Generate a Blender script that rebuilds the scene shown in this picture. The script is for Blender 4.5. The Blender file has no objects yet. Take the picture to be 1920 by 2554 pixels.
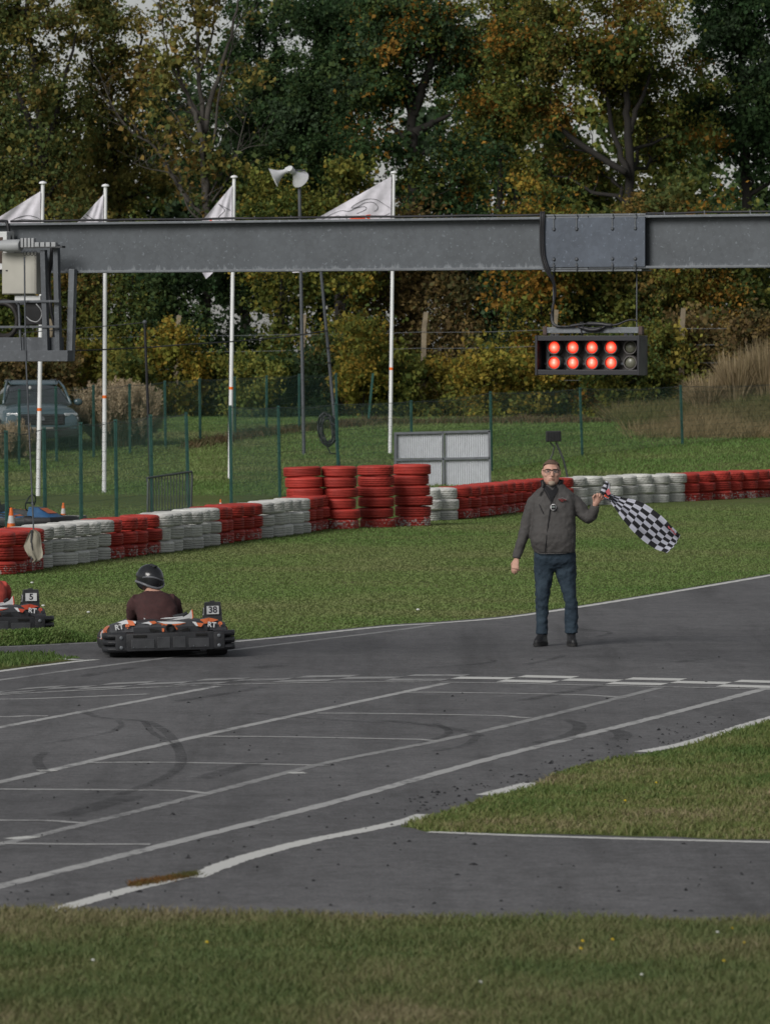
import bpy, bmesh, math, random
import numpy as np
from mathutils import Vector, Matrix

# ------------------------------------------------------------------ camera, sky, sun, exposure
scene = bpy.context.scene
col = scene.collection
R = math.radians
F, H = 14000.0, 2.9                      # focal length in photo pixels, eye height in metres
PITCH = math.atan(397.0 / F)
cam_d = bpy.data.cameras.new('camera')
cam_d.sensor_fit = 'HORIZONTAL'; cam_d.sensor_width = 36.0; cam_d.lens = 36.0 * F / 1920.0
cam_d.dof.use_dof = True; cam_d.dof.focus_distance = 62.0; cam_d.dof.aperture_fstop = 12.0
cam_d.clip_start = 0.5; cam_d.clip_end = 6000.0
cam = bpy.data.objects.new('camera', cam_d); col.objects.link(cam)
cam.location = (0, 0, H); cam.rotation_euler = (math.pi / 2 - PITCH, 0, 0)
scene.camera = cam

SUN_EL, SUN_AZ = 32.0, 216.0             # azimuth clockwise from +Y (the view direction): behind left of the camera
world = bpy.data.worlds.new('World'); scene.world = world; world.use_nodes = True
wn, wl = world.node_tree.nodes, world.node_tree.links
wn.clear()
w_out = wn.new('ShaderNodeOutputWorld'); w_bg = wn.new('ShaderNodeBackground')
w_sky = wn.new('ShaderNodeTexSky'); w_sky.sky_type = 'NISHITA'; w_sky.sun_disc = False
w_sky.sun_elevation = R(SUN_EL); w_sky.sun_rotation = R(SUN_AZ)
w_sky.air_density = 1.0; w_sky.dust_density = 1.0; w_sky.ozone_density = 1.0
w_hs = wn.new('ShaderNodeHueSaturation'); w_hs.inputs['Saturation'].default_value = 0.24
w_bg.inputs['Strength'].default_value = 0.05
wl.new(w_sky.outputs[0], w_hs.inputs['Color']); wl.new(w_hs.outputs[0], w_bg.inputs['Color'])
wl.new(w_bg.outputs[0], w_out.inputs['Surface'])

sun_d = bpy.data.lights.new('sun', 'SUN'); sun_d.energy = 2.0; sun_d.angle = R(30); sun_d.color = (1.0, 0.965, 0.92)
sun = bpy.data.objects.new('sun', sun_d); col.objects.link(sun)
_a = R(SUN_AZ); _e = R(SUN_EL)
_dir = Vector((math.sin(_a) * math.cos(_e), math.cos(_a) * math.cos(_e), math.sin(_e)))
sun.rotation_euler = (-_dir).to_track_quat('-Z', 'Y').to_euler()
sun.location = (-20, -10, 30)

vs = scene.view_settings
vs.view_transform = 'Standard'; vs.look = 'None'; vs.gamma = 1.0; vs.use_curve_mapping = False
vs.exposure = 0.48
scene.render.engine = 'CYCLES'
scene.cycles.max_bounces = 6; scene.cycles.transparent_max_bounces = 12
scene.cycles.use_denoising = True

# ------------------------------------------------------------------ where a photo pixel lies in the place
_cp, _sp = math.cos(PITCH), math.sin(PITCH)
def ray(px, py):
    xc = (px - 960.0) / F; yc = (1277.0 - py) / F
    return Vector((xc, _cp + yc * _sp, -_sp + yc * _cp))
def at(px, py, Y):
    r = ray(px, py); t = Y / r.y
    return Vector((r.x * t, Y, H + r.z * t))
def gr(px, py, z=0.0):
    r = ray(px, py); t = (z - H) / r.z
    return Vector((r.x * t, r.y * t, z))
def dist(py): return gr(960, py).y
def smooth01(t):
    t = min(1.0, max(0.0, t)); return t * t * (3 - 2 * t)
def terrain(Y):
    z = 1.1 * smooth01((Y - 112.0) / 38.0) + 1.6 * smooth01((Y - 166.0) / 40.0)
    return z

# ------------------------------------------------------------------ object helpers
rng = random.Random(7)
def tag(o, label=None, cat=None, group=None, kind=None):
    if label: o['label'] = label
    if cat: o['category'] = cat
    if group: o['group'] = group
    if kind: o['kind'] = kind
    return o
def thing(name, label, cat, loc=(0, 0, 0), rz=0.0, group=None):
    o = bpy.data.objects.new(name, None); col.objects.link(o)
    o.empty_display_size = 0.2
    o.location = loc; o.rotation_euler = (0, 0, rz)
    return tag(o, label, cat, group)
def link(name, me, parent=None):
    o = bpy.data.objects.new(name, me); col.objects.link(o)
    if parent is not None: o.parent = parent
    return o
def copy_tree(o, parent=None):
    c = o.copy(); col.objects.link(c)
    if parent is not None: c.parent = parent
    for ch in list(o.children): copy_tree(ch, c)
    return c

class MB:
    """collects shapes; build() links them as one mesh object"""
    def __init__(s): s.v = []; s.f = []; s.uv = None
    def add(s, vs_, fs):
        b = len(s.v); s.v.extend([tuple(p) for p in vs_]); s.f.extend([tuple(i + b for i in f) for f in fs]); return s
    def box(s, c, size, rot=None, bev=0.0):
        sx, sy, sz = size[0] / 2, size[1] / 2, size[2] / 2
        c = Vector(c)
        if bev <= 0:
            vv = [Vector((x, y, z)) for x in (-sx, sx) for y in (-sy, sy) for z in (-sz, sz)]
            ff = [(0, 1, 3, 2), (4, 6, 7, 5), (0, 4, 5, 1), (2, 3, 7, 6), (0, 2, 6, 4), (1, 5, 7, 3)]
        else:
            bm = bmesh.new(); bmesh.ops.create_cube(bm, size=1.0)
            for v in bm.verts: v.co = Vector((v.co.x * size[0], v.co.y * size[1], v.co.z * size[2]))
            bmesh.ops.bevel(bm, geom=list(bm.edges), offset=min(bev, .45 * min(size)), segments=2, profile=0.6, affect='EDGES')
            bm.verts.ensure_lookup_table(); bm.verts.index_update()
            vv = [v.co.copy() for v in bm.verts]; ff = [tuple(v.index for v in f.verts) for f in bm.faces]; bm.free()
        if rot is not None: vv = [rot @ v for v in vv]
        return s.add([v + c for v in vv], ff)
    def tube(s, pts, r, n=8, caps=True, flat=None):
        pts = [Vector(p) for p in pts]
        if not hasattr(r, '__len__'): r = [r] * len(pts)
        rings = []; up = None
        for i, p in enumerate(pts):
            d = (pts[min(i + 1, len(pts) - 1)] - pts[max(i - 1, 0)])
            d = d.normalized() if d.length > 1e-9 else Vector((0, 0, 1))
            if up is None:
                up = Vector((0, 0, 1)) if abs(d.z) < .9 else Vector((0, 1, 0))
            a = up - d * up.dot(d)
            if a.length < 1e-6: a = Vector((1, 0, 0)) - d * d.x
            a.normalize(); b = d.cross(a); up = a
            rr = r[i]
            ra, rb = (rr, rr) if not hasattr(rr, '__len__') else rr
            rings.append([p + a * (ra * math.cos(2 * math.pi * k / n + math.pi / n)) + b * (rb * math.sin(2 * math.pi * k / n + math.pi / n)) for k in range(n)])
        return s.loft(rings, caps)
    def loft(s, rings, caps=True):
        n = len(rings[0]); vv = [v for q in rings for v in q]; ff = []
        for i in range(len(rings) - 1):
            for k in range(n):
                k2 = (k + 1) % n
                ff.append((i * n + k, i * n + k2, (i + 1) * n + k2, (i + 1) * n + k))
        if caps:
            ff.append(tuple(reversed(range(n)))); ff.append(tuple((len(rings) - 1) * n + k for k in range(n)))
        return s.add(vv, ff)
    def ellipses(s, secs, n=20, p=2.0, caps=True):
        """secs: (x, y, z, rx, ry) horizontal superellipse rings"""
        rings = []
        for (x, y, z, rx, ry) in secs:
            ring = []
            for k in range(n):
                t = 2 * math.pi * k / n; c, q = math.cos(t), math.sin(t)
                ring.append(Vector((x + rx * math.copysign(abs(c) ** (2 / p), c), y + ry * math.copysign(abs(q) ** (2 / p), q), z)))
            rings.append(ring)
        return s.loft(rings, caps)
    def lathe(s, prof, n=24, c=(0, 0, 0), rot=None, closed=False):
        """prof: (radius, height) round the local z axis"""
        c = Vector(c); rings = []
        for (r_, z) in prof:
            ring = [Vector((r_ * math.cos(2 * math.pi * k / n), r_ * math.sin(2 * math.pi * k / n), z)) for k in range(n)]
            if rot is not None: ring = [rot @ v for v in ring]
            rings.append([v + c for v in ring])
        if closed: rings.append(rings[0])
        return s.loft(rings, caps=not closed)
    def ball(s, c, r, n=12, m=8, rot=None):
        r = (r, r, r) if not hasattr(r, '__len__') else r
        rings = []
        for i in range(m + 1):
            t = math.pi * i / m; st, ct = max(math.sin(t), 1e-3), math.cos(t)
            ring = [Vector((r[0] * st * math.cos(2 * math.pi * k / n), r[1] * st * math.sin(2 * math.pi * k / n), -r[2] * ct)) for k in range(n)]
            if rot is not None: ring = [rot @ v for v in ring]
            rings.append([Vector(c) + v for v in ring])
        return s.loft(rings, caps=True)
    def prism(s, poly, z0, z1):
        n = len(poly); vv = [(p[0], p[1], z0) for p in poly] + [(p[0], p[1], z1) for p in poly]
        ff = [tuple(reversed(range(n))), tuple(range(n, 2 * n))] + [(i, (i + 1) % n, n + (i + 1) % n, n + i) for i in range(n)]
        return s.add(vv, ff)
    def xform(s, m):
        s.v = [tuple(m @ Vector(p)) for p in s.v]; return s
    def build(s, name, mat, parent=None, smooth=False, world=False):
        me = bpy.data.meshes.new(name)
        vv = s.v
        if world and parent is not None:
            L = parent.location; vv = [(p[0] - L.x, p[1] - L.y, p[2] - L.z) for p in vv]
        me.from_pydata(vv, [], s.f); me.update()
        bm = bmesh.new(); bm.from_mesh(me); bmesh.ops.recalc_face_normals(bm, faces=list(bm.faces)); bm.to_mesh(me); bm.free()
        if smooth:
            for p in me.polygons: p.use_smooth = True
            if smooth == 'auto':
                me.set_sharp_from_angle(angle=R(38))
        if mat is not None: me.materials.append(mat)
        return link(name, me, parent)

def raw_mesh(name, V, Fq, mat, parent=None, colors=None, smooth=False):
    """numpy arrays -> mesh; Fq is (n, k) with constant k; colors per vertex (n, 3)"""
    me = bpy.data.meshes.new(name)
    V = np.asarray(V, np.float32); Fq = np.asarray(Fq, np.int32)
    n, k = Fq.shape
    me.vertices.add(len(V)); me.vertices.foreach_set('co', V.ravel())
    me.loops.add(n * k); me.loops.foreach_set('vertex_index', Fq.ravel())
    me.polygons.add(n); me.polygons.foreach_set('loop_start', np.arange(0, n * k, k, dtype=np.int32))
    me.polygons.foreach_set('loop_total', np.full(n, k, np.int32))
    if smooth: me.polygons.foreach_set('use_smooth', np.ones(n, bool))
    me.update(calc_edges=True)
    if colors is not None:
        ca = me.color_attributes.new('tint', 'FLOAT_COLOR', 'POINT')
        c4 = np.ones((len(V), 4), np.float32); c4[:, :3] = colors
        ca.data.foreach_set('color', c4.ravel())
    if mat is not None: me.materials.append(mat)
    return link(name, me, parent)

# ------------------------------------------------------------------ materials
def new_mat(name):
    m = bpy.data.materials.new(name); m.use_nodes = True
    nt = m.node_tree; b = nt.nodes['Principled BSDF']
    return m, nt.nodes, nt.links, b
def noise_node(n, l, scale, detail=4, rough=.55, coord='Object', stretch=None, dist_=0.0, w=None):
    tc = n.new('ShaderNodeTexCoord'); t = n.new('ShaderNodeTexNoise')
    t.inputs['Scale'].default_value = scale; t.inputs['Detail'].default_value = detail
    t.inputs['Roughness'].default_value = rough; t.inputs['Distortion'].default_value = dist_
    src = tc.outputs[coord]
    if stretch:
        mp = n.new('ShaderNodeMapping'); mp.inputs['Scale'].default_value = stretch[0]
        if len(stretch) > 1: mp.inputs['Rotation'].default_value = stretch[1]
        l.new(src, mp.inputs['Vector']); src = mp.outputs[0]
    l.new(src, t.inputs['Vector']); return t
def ramp(n, l, src, stops):
    r = n.new('ShaderNodeValToRGB'); e = r.color_ramp.elements
    while len(e) < len(stops): e.new(0.5)
    for i, (p, c) in enumerate(stops):
        e[i].position = p; e[i].color = (c, c, c, 1) if not hasattr(c, '__len__') else (*c, 1)
    l.new(src, r.inputs['Fac']); return r
def mix(n, l, fac, a, b, mode='MIX'):
    m = n.new('ShaderNodeMix'); m.data_type = 'RGBA'; m.blend_type = mode
    if hasattr(fac, 'is_output') or hasattr(fac, 'links'): l.new(fac, m.inputs[0])
    else: m.inputs[0].default_value = fac
    for v, i in ((a, 6), (b, 7)):
        if hasattr(v, 'links'): l.new(v, m.inputs[i])
        else: m.inputs[i].default_value = (*v, 1) if len(v) == 3 else v
    return m.outputs[2]
def bump(n, l, b, src, strength, dist_=0.01):
    bp = n.new('ShaderNodeBump'); bp.inputs['Strength'].default_value = strength; bp.inputs['Distance'].default_value = dist_
    l.new(src, bp.inputs['Height']); l.new(bp.outputs[0], b.inputs['Normal']); return bp
_mats = {}
def M(name, c, rough=.6, metal=0.0, var=.12, scale=8, c2=None, bs=0.0, bscale=60, spec=.4, coord='Object'):
    if name in _mats: return _mats[name]
    m, n, l, b = new_mat(name)
    b.inputs['Roughness'].default_value = rough; b.inputs['Metallic'].default_value = metal
    b.inputs['Specular IOR Level'].default_value = spec
    t = noise_node(n, l, scale, coord=coord)
    lo = tuple(x * (1 - var) for x in c); hi = tuple(min(1, x * (1 + var)) for x in (c2 or c))
    r_ = ramp(n, l, t.outputs['Fac'], [(.32, lo), (.68, hi)])
    l.new(r_.outputs[0], b.inputs['Base Color'])
    rr = ramp(n, l, t.outputs['Fac'], [(.3, max(0, rough - .08)), (.7, min(1, rough + .08))]); l.new(rr.outputs[0], b.inputs['Roughness'])
    if bs > 0:
        t2 = noise_node(n, l, bscale, 3, coord=coord); bump(n, l, b, t2.outputs['Fac'], bs)
    _mats[name] = m; return m
def M_tint(name, rough=.7, transl=0.3, spec=.25):
    m, n, l, b = new_mat(name)
    a = n.new('ShaderNodeAttribute'); a.attribute_name = 'tint'
    l.new(a.outputs['Color'], b.inputs['Base Color']); b.inputs['Roughness'].default_value = rough
    b.inputs['Specular IOR Level'].default_value = spec
    if transl > 0:
        tr = n.new('ShaderNodeBsdfTranslucent'); l.new(a.outputs['Color'], tr.inputs['Color'])
        mx = n.new('ShaderNodeMixShader'); mx.inputs[0].default_value = transl
        l.new(b.outputs[0], mx.inputs[1]); l.new(tr.outputs[0], mx.inputs[2])
        l.new(mx.outputs[0], n['Material Output'].inputs['Surface'])
    return m

def asphalt_mat():
    m, n, l, b = new_mat('old asphalt')
    rot = (0, 0, R(-16))
    big = noise_node(n, l, 0.16, 5, .6)
    st = noise_node(n, l, 1.0, 5, .65, stretch=((1.6, .10, 1), (0, 0, R(16))), dist_=.4)
    fine = noise_node(n, l, 55, 3, .7); spk = noise_node(n, l, 210, 2, .6)
    c0 = ramp(n, l, big.outputs['Fac'], [(.3, (.092, .091, .095)), (.72, (.132, .131, .135))])
    s = ramp(n, l, st.outputs['Fac'], [(.30, .62), (.48, .98), (.72, 1.18)])
    c1 = mix(n, l, .9, c0.outputs[0], s.outputs[0], 'MULTIPLY')
    f1 = ramp(n, l, fine.outputs['Fac'], [(.30, .50), (.70, 1.45)])
    c2 = mix(n, l, .9, c1, f1.outputs[0], 'MULTIPLY')
    md = noise_node(n, l, 1.7, 6, .7); f3 = ramp(n, l, md.outputs['Fac'], [(.30, .70), (.5, 1.0), (.70, 1.2)])
    c2 = mix(n, l, .8, c2, f3.outputs[0], 'MULTIPLY')
    md2 = noise_node(n, l, 9, 5, .75); f4 = ramp(n, l, md2.outputs['Fac'], [(.30, .58), (.70, 1.38)])
    c2 = mix(n, l, .8, c2, f4.outputs[0], 'MULTIPLY')
    f2 = ramp(n, l, spk.outputs['Fac'], [(.57, 0.0), (.68, .8)])
    c3 = mix(n, l, f2.outputs[0], c2, (.17, .165, .16))
    l.new(c3, b.inputs['Base Color']); b.inputs['Roughness'].default_value = .82
    b.inputs['Specular IOR Level'].default_value = .3
    bump(n, l, b, fine.outputs['Fac'], .5, .006)
    return m
def paint_line_mat(name, c, wear):
    m, n, l, b = new_mat(name)
    t = noise_node(n, l, 8, 6, .8); t2 = noise_node(n, l, 1.1, 3)
    w = n.new('ShaderNodeMath'); w.operation = 'MULTIPLY_ADD'; l.new(t2.outputs['Fac'], w.inputs[0]); w.inputs[1].default_value = .55
    l.new(t.outputs['Fac'], w.inputs[2])
    r_ = ramp(n, l, w.outputs[0], [(wear, 0.0), (wear + .16, 1.0)])
    c_ = mix(n, l, r_.outputs[0], (.11, .11, .112), c)
    l.new(c_, b.inputs['Base Color']); b.inputs['Roughness'].default_value = .75
    bump(n, l, b, t.outputs['Fac'], .3, .004)
    return m
def ground_mat():
    m, n, l, b = new_mat('grass ground')
    t = noise_node(n, l, .35, 6, .65); t2 = noise_node(n, l, 9, 4, .7)
    c0 = ramp(n, l, t.outputs['Fac'], [(.3, (.080, .115, .034)), (.55, (.105, .128, .042)), (.75, (.150, .140, .066))])
    f1 = ramp(n, l, t2.outputs['Fac'], [(.3, .6), (.7, 1.2)])
    c1 = mix(n, l, .8, c0.outputs[0], f1.outputs[0], 'MULTIPLY')
    l.new(c1, b.inputs['Base Color']); b.inputs['Roughness'].default_value = .95; b.inputs['Specular IOR Level'].default_value = .1
    bump(n, l, b, t2.outputs['Fac'], .8, .03)
    return m
def galv_mat(name, c=(.30, .32, .345), metal=.2, rough=.55, streak=False):
    m, n, l, b = new_mat(name)
    v = n.new('ShaderNodeTexVoronoi'); tc = n.new('ShaderNodeTexCoord'); v.inputs['Scale'].default_value = 26
    l.new(tc.outputs['Object'], v.inputs['Vector'])
    t = noise_node(n, l, 3.0, 5, .65); t2 = noise_node(n, l, 34, 3, .6)
    a0 = ramp(n, l, t.outputs['Fac'], [(.28, tuple(x * .82 for x in c)), (.72, tuple(x * 1.12 for x in c))])
    a1 = ramp(n, l, v.outputs['Color'], [(.2, .88), (.9, 1.1)])
    cc = mix(n, l, .7, a0.outputs[0], a1.outputs[0], 'MULTIPLY')
    sp = ramp(n, l, t2.outputs['Fac'], [(.62, 0), (.70, 1)])
    cc = mix(n, l, sp.outputs[0], cc, tuple(x * 1.75 for x in c))
    if streak:      # white rust drips on the lower edge of the web
        st = noise_node(n, l, 1.0, 4, .7, stretch=((16, 16, 3.5),))
        sep = n.new('ShaderNodeSeparateXYZ'); l.new(tc.outputs['Object'], sep.inputs[0])
        h = n.new('ShaderNodeMapRange'); h.inputs[1].default_value = .015; h.inputs[2].default_value = .13; h.inputs[3].default_value = 1; h.inputs[4].default_value = 0
        l.new(sep.outputs['Z'], h.inputs[0])
        mu = n.new('ShaderNodeMath'); mu.operation = 'MULTIPLY_ADD'; l.new(h.outputs[0], mu.inputs[0]); mu.inputs[1].default_value = .42; l.new(st.outputs['Fac'], mu.inputs[2])
        rr = ramp(n, l, mu.outputs[0], [(.84, 0), (.95, .45)])
        cc = mix(n, l, rr.outputs[0], cc, (.26, .28, .30))
    l.new(cc, b.inputs['Base Color']); b.inputs['Metallic'].default_value = metal; b.inputs['Roughness'].default_value = rough
    bump(n, l, b, t2.outputs['Fac'], .08, .004)
    return m
def tyre_mat(name, paint, under, wear_top, wear_low):
    """painted tyre; the paint is chipped, more on the lowest tyre; z of the world tells which"""
    m, n, l, b = new_mat(name)
    oi = n.new('ShaderNodeObjectInfo'); tc = n.new('ShaderNodeTexCoord')
    off = n.new('ShaderNodeVectorMath'); off.operation = 'MULTIPLY_ADD'
    cmb = n.new('ShaderNodeCombineXYZ')
    for i in range(3): l.new(oi.outputs['Random'], cmb.inputs[i])
    l.new(cmb.outputs[0], off.inputs[0]); off.inputs[1].default_value = (37, 53, 71); l.new(tc.outputs['Object'], off.inputs[2])
    def nz(sc, det, stretch=None):
        t = n.new('ShaderNodeTexNoise'); t.inputs['Scale'].default_value = sc; t.inputs['Detail'].default_value = det; t.inputs['Roughness'].default_value = .7
        l.new(off.outputs[0], t.inputs['Vector']); return t
    t1, t2, t3 = nz(22, 5), nz(3.2, 3), nz(6, 4)
    sep = n.new('ShaderNodeSeparateXYZ'); geo = n.new('ShaderNodeNewGeometry'); l.new(geo.outputs['Position'], sep.inputs[0])
    low = n.new('ShaderNodeMapRange'); low.inputs[1].default_value = .10; low.inputs[2].default_value = .30; low.inputs[3].default_value = wear_low; low.inputs[4].default_value = wear_top
    l.new(sep.outputs['Z'], low.inputs[0])
    w = n.new('ShaderNodeMath'); w.operation = 'MULTIPLY_ADD'; l.new(t2.outputs['Fac'], w.inputs[0]); w.inputs[1].default_value = .5; l.new(t1.outputs['Fac'], w.inputs[2])
    w2 = n.new('ShaderNodeMath'); w2.operation = 'ADD'; l.new(w.outputs[0], w2.inputs[0]); l.new(low.outputs[0], w2.inputs[1])
    chip = ramp(n, l, w2.outputs[0], [(.94, 0), (.99, 1)])
    hv = ramp(n, l, oi.outputs['Random'], [(0, tuple(x * .80 for x in paint)), (1, tuple(min(1, x * 1.12) for x in paint))])
    dv = ramp(n, l, t3.outputs['Fac'], [(.3, .72), (.65, 1.05)])
    c0 = mix(n, l, .8, hv.outputs[0], dv.outputs[0], 'MULTIPLY')
    c1 = mix(n, l, chip.outputs[0], c0, under)
    l.new(c1, b.inputs['Base Color']); b.inputs['Roughness'].default_value = .62; b.inputs['Specular IOR Level'].default_value = .35
    bump(n, l, b, t1.outputs['Fac'], .25, .006)
    return m

ASPH = asphalt_mat(); GRND = ground_mat()
LINE = paint_line_mat('white road paint', (.38, .38, .375), .60)
LINE_F = paint_line_mat('faded road paint', (.27, .27, .268), .62)
LINE_B = paint_line_mat('kerb line paint', (.55, .55, .53), .47)
GALV = galv_mat('galvanised steel', (.13, .142, .156)); GALV_W = galv_mat('galvanised web', (.076, .086, .096), .15, .6, True); GALV_D = galv_mat('dull galvanised steel', (.085, .093, .104), .3, .62)
PLATE = galv_mat('new galvanised plate', (.075, .090, .115), .3, .55)
BLACK = M('black rubber', (.012, .012, .014), .55, var=.3); CABLE = M('black cable', (.016, .016, .019), .5, var=.2)
WHITE = M('white enamel', (.74, .75, .76), .4, var=.06, scale=3); GREENP = M('dark green powder coat', (.012, .062, .050), .45, var=.25, scale=5)
WIRE = M('green plastic coated wire', (.045, .095, .075), .5, var=.1)
ORANGE = M('orange plastic', (.78, .155, .018), .5, var=.1); DARK = M('charcoal plastic', (.040, .042, .046), .5, var=.2, bs=.1)
# ------------------------------------------------------------------ the setting: ground, asphalt, paint, grass
def poly_sheet(name, pts, z, mat, parent=None):
    bm = bmesh.new()
    f = bm.faces.new([bm.verts.new((p[0], p[1], z)) for p in pts])
    if f.normal.z < 0: f.normal_flip()
    bmesh.ops.triangulate(bm, faces=[f])
    for q in bm.faces:
        q.normal_update()
        if q.normal.z < 0: q.normal_flip()
    me = bpy.data.meshes.new(name); bm.to_mesh(me); bm.free(); me.materials.append(mat)
    return link(name, me, parent)
def catmull(P, m=8):
    P = [np.array(p, float) for p in P]; out = []
    for i in range(len(P) - 1):
        p0, p1, p2, p3 = P[max(i - 1, 0)], P[i], P[i + 1], P[min(i + 2, len(P) - 1)]
        for k in range(m):
            t = k / m
            out.append(.5 * ((2 * p1) + (p2 - p0) * t + (2 * p0 - 5 * p1 + 4 * p2 - p3) * t * t + (3 * p1 - p0 - 3 * p2 + p3) * t ** 3))
    out.append(P[-1]); return out
def gpx(P, m=8):
    """photo polyline -> smooth ground polyline (x, y)"""
    g = [gr(x, y) for x, y in P]
    return [np.array((p[0], p[1])) for p in catmull([(q.x, q.y) for q in g], m)]

Ys = np.concatenate([np.arange(-40, 116, 12.0), np.arange(116, 212, 3.0), np.arange(212, 400, 24), np.array([400, 600, 1000, 1800, 3000])])
Xs = np.concatenate([np.array([-1800, -800, -300, -120]), np.arange(-60, 61, 6.0), np.array([120, 300, 800, 1800])])
gv = [(x, y, terrain(y)) for y in Ys for x in Xs]
gf = [(j * len(Xs) + i, j * len(Xs) + i + 1, (j + 1) * len(Xs) + i + 1, (j + 1) * len(Xs) + i) for j in range(len(Ys) - 1) for i in range(len(Xs) - 1)]
ground = raw_mesh('ground', gv, gf, GRND, smooth=True); tag(ground, kind='structure')

far_edge_px = [(-2600, 1800), (-1400, 1690), (-600, 1632), (0, 1613), (242, 1602), (583, 1597), (760, 1580), (960, 1560), (1100, 1551), (1264, 1537), (1440, 1512), (1650, 1478), (1920, 1432), (2300, 1365), (2700, 1290), (3200, 1215)]
near_edge_px = [(-2600, 2262), (0, 2270), (130, 2275), (960, 2290), (1920, 2300), (3600, 2316)]
FAR = gpx(far_edge_px, 6); NEAR = gpx(near_edge_px, 4)
tip = gr(4200, 1500)
track = poly_sheet('race_track', FAR + [np.array((tip.x, tip.y))] + NEAR[::-1], .004, ASPH); tag(track, kind='structure')
lane_px = [(-1500, 1606), (-300, 1606), (40, 1604), (130, 1600), (165, 1590), (130, 1570), (0, 1560), (-300, 1552), (-1500, 1545)]
tag(poly_sheet('return_lane', [(g.x, g.y) for g in (gr(*p) for p in lane_px)], .004, ASPH), kind='structure')

def jag(P, amp, step=.12):
    """densify a closed outline and roughen it like a grass edge"""
    out = []
    for i in range(len(P)):
        a, b = np.array(P[i]), np.array(P[(i + 1) % len(P)]); d = np.linalg.norm(b - a); n = max(1, int(d / step))
        for k in range(n):
            out.append(a + (b - a) * k / n + np.array((rng.uniform(-amp, amp), rng.uniform(-amp, amp) * 2)))
    return out
isl_top = [(1000, 2064), (1075, 2038), (1160, 2014), (1215, 1992), (1330, 1964), (1390, 1932), (1480, 1904), (1612, 1883), (1700, 1866), (1826, 1829), (1920, 1801), (2400, 1660), (3000, 1520)]
isl_bot = [(3600, 2150), (2400, 2112), (1920, 2098), (1500, 2085), (1300, 2082), (1080, 2078)]
ISL_R = [tuple(p) for p in gpx(isl_top, 3)] + [tuple(p) for p in gpx(isl_bot, 3)]
tag(poly_sheet('grass_island', jag(ISL_R, .03), .0048, GRND), kind='structure')
isl_l = [(-1200, 1645), (-300, 1637), (0, 1636), (60, 1635), (120, 1638), (165, 1644), (198, 1647), (150, 1653), (80, 1662), (0, 1672), (-300, 1708), (-1200, 1800)]
ISL_L = [tuple(p) for p in gpx(isl_l, 3)]
tag(poly_sheet('grass_island', jag(ISL_L, .01), .0048, GRND), kind='structure')

ZC = [0.0]
def stripe(name, P, width, mat=None, z=.0056, m=8, parent=None, pxpts=True):
    if pxpts and name != 'skid_mark': m = 40
    g = gpx(P, m) if pxpts else [np.array(p) for p in P]
    vv, ff = [], []
    ZC[0] += .00006; z = z + ZC[0]          # crossing marks never share a plane
    for i, p in enumerate(g):
        d = g[min(i + 1, len(g) - 1)] - g[max(i - 1, 0)]; d = d / np.linalg.norm(d); nrm = np.array((-d[1], d[0]))
        w = width / 2 * (rng.uniform(.80, 1.10) if name != 'skid_mark' else rng.uniform(.93, 1.07))
        vv += [(*(p + nrm * w), z), (*(p - nrm * w), z)]
        if i: ff.append((2 * i - 2, 2 * i - 1, 2 * i + 1, 2 * i))
    b = MB(); b.add(vv, ff); return b.build(name, mat or LINE, parent or track)
# lane lines along the straight
stripe('lane_line', [(-500, 1912), (0, 1816), (270, 1765), (543, 1713)], .09, LINE)
stripe('lane_line', [(-500, 2065), (0, 1953), (480, 1842), (960, 1738), (1112, 1706)], .095, LINE)
stripe('lane_line', [(-500, 2208), (0, 2108), (219, 2056), (520, 1981), (815, 1905), (1087, 1851), (1330, 1796), (1645, 1717)], .095, LINE_F)
stripe('edge_line', [(-500, 2345), (0, 2214), (420, 2108), (840, 2001), (1240, 1890), (1600, 1800), (1920, 1716), (2500, 1560), (3000, 1430)], .11, LINE)
stripe('edge_line', [(-900, 1830), (0, 1698), (381, 1647), (660, 1613), (960, 1577), (1080, 1560)], .10, LINE_F)
stripe('edge_line', [(583, 1602), (760, 1585), (960, 1564), (1100, 1555), (1264, 1541), (1440, 1516), (1650, 1482), (1920, 1436), (2300, 1369), (2700, 1294)], .12, LINE_B)
stripe('edge_line', [(-500, 1630), (0, 1615.5), (242, 1604.5), (330, 1602)], .09, LINE_F)
stripe('edge_line', [(-500, 1748), (0, 1676), (130, 1659), (205, 1650), (242, 1647)], .10, LINE_B)
stripe('edge_line', [(150, 1644), (185, 1647), (200, 1648)], .14, LINE_B)
# edge line of the near island and of the service lane
stripe('edge_line', [(130, 2276), (300, 2228), (455, 2190)], .13, LINE_B)
stripe('edge_line', [(480, 2192), (600, 2146), (760, 2103), (900, 2075), (1010, 2051), (1062, 2034)], .135, LINE_B)
stripe('edge_line', [(1210, 1986), (1270, 1971), (1332, 1955)], .15, LINE_B)
stripe('edge_line', [(1600, 1878), (1690, 1861), (1740, 1848), (1830, 1821), (1920, 1794), (2300, 1692), (2800, 1575)], .13, LINE_B)
stripe('edge_line', [(1070, 2078), (1300, 2087), (1600, 2096), (1920, 2104), (2600, 2124)], .10, LINE_B)
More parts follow.
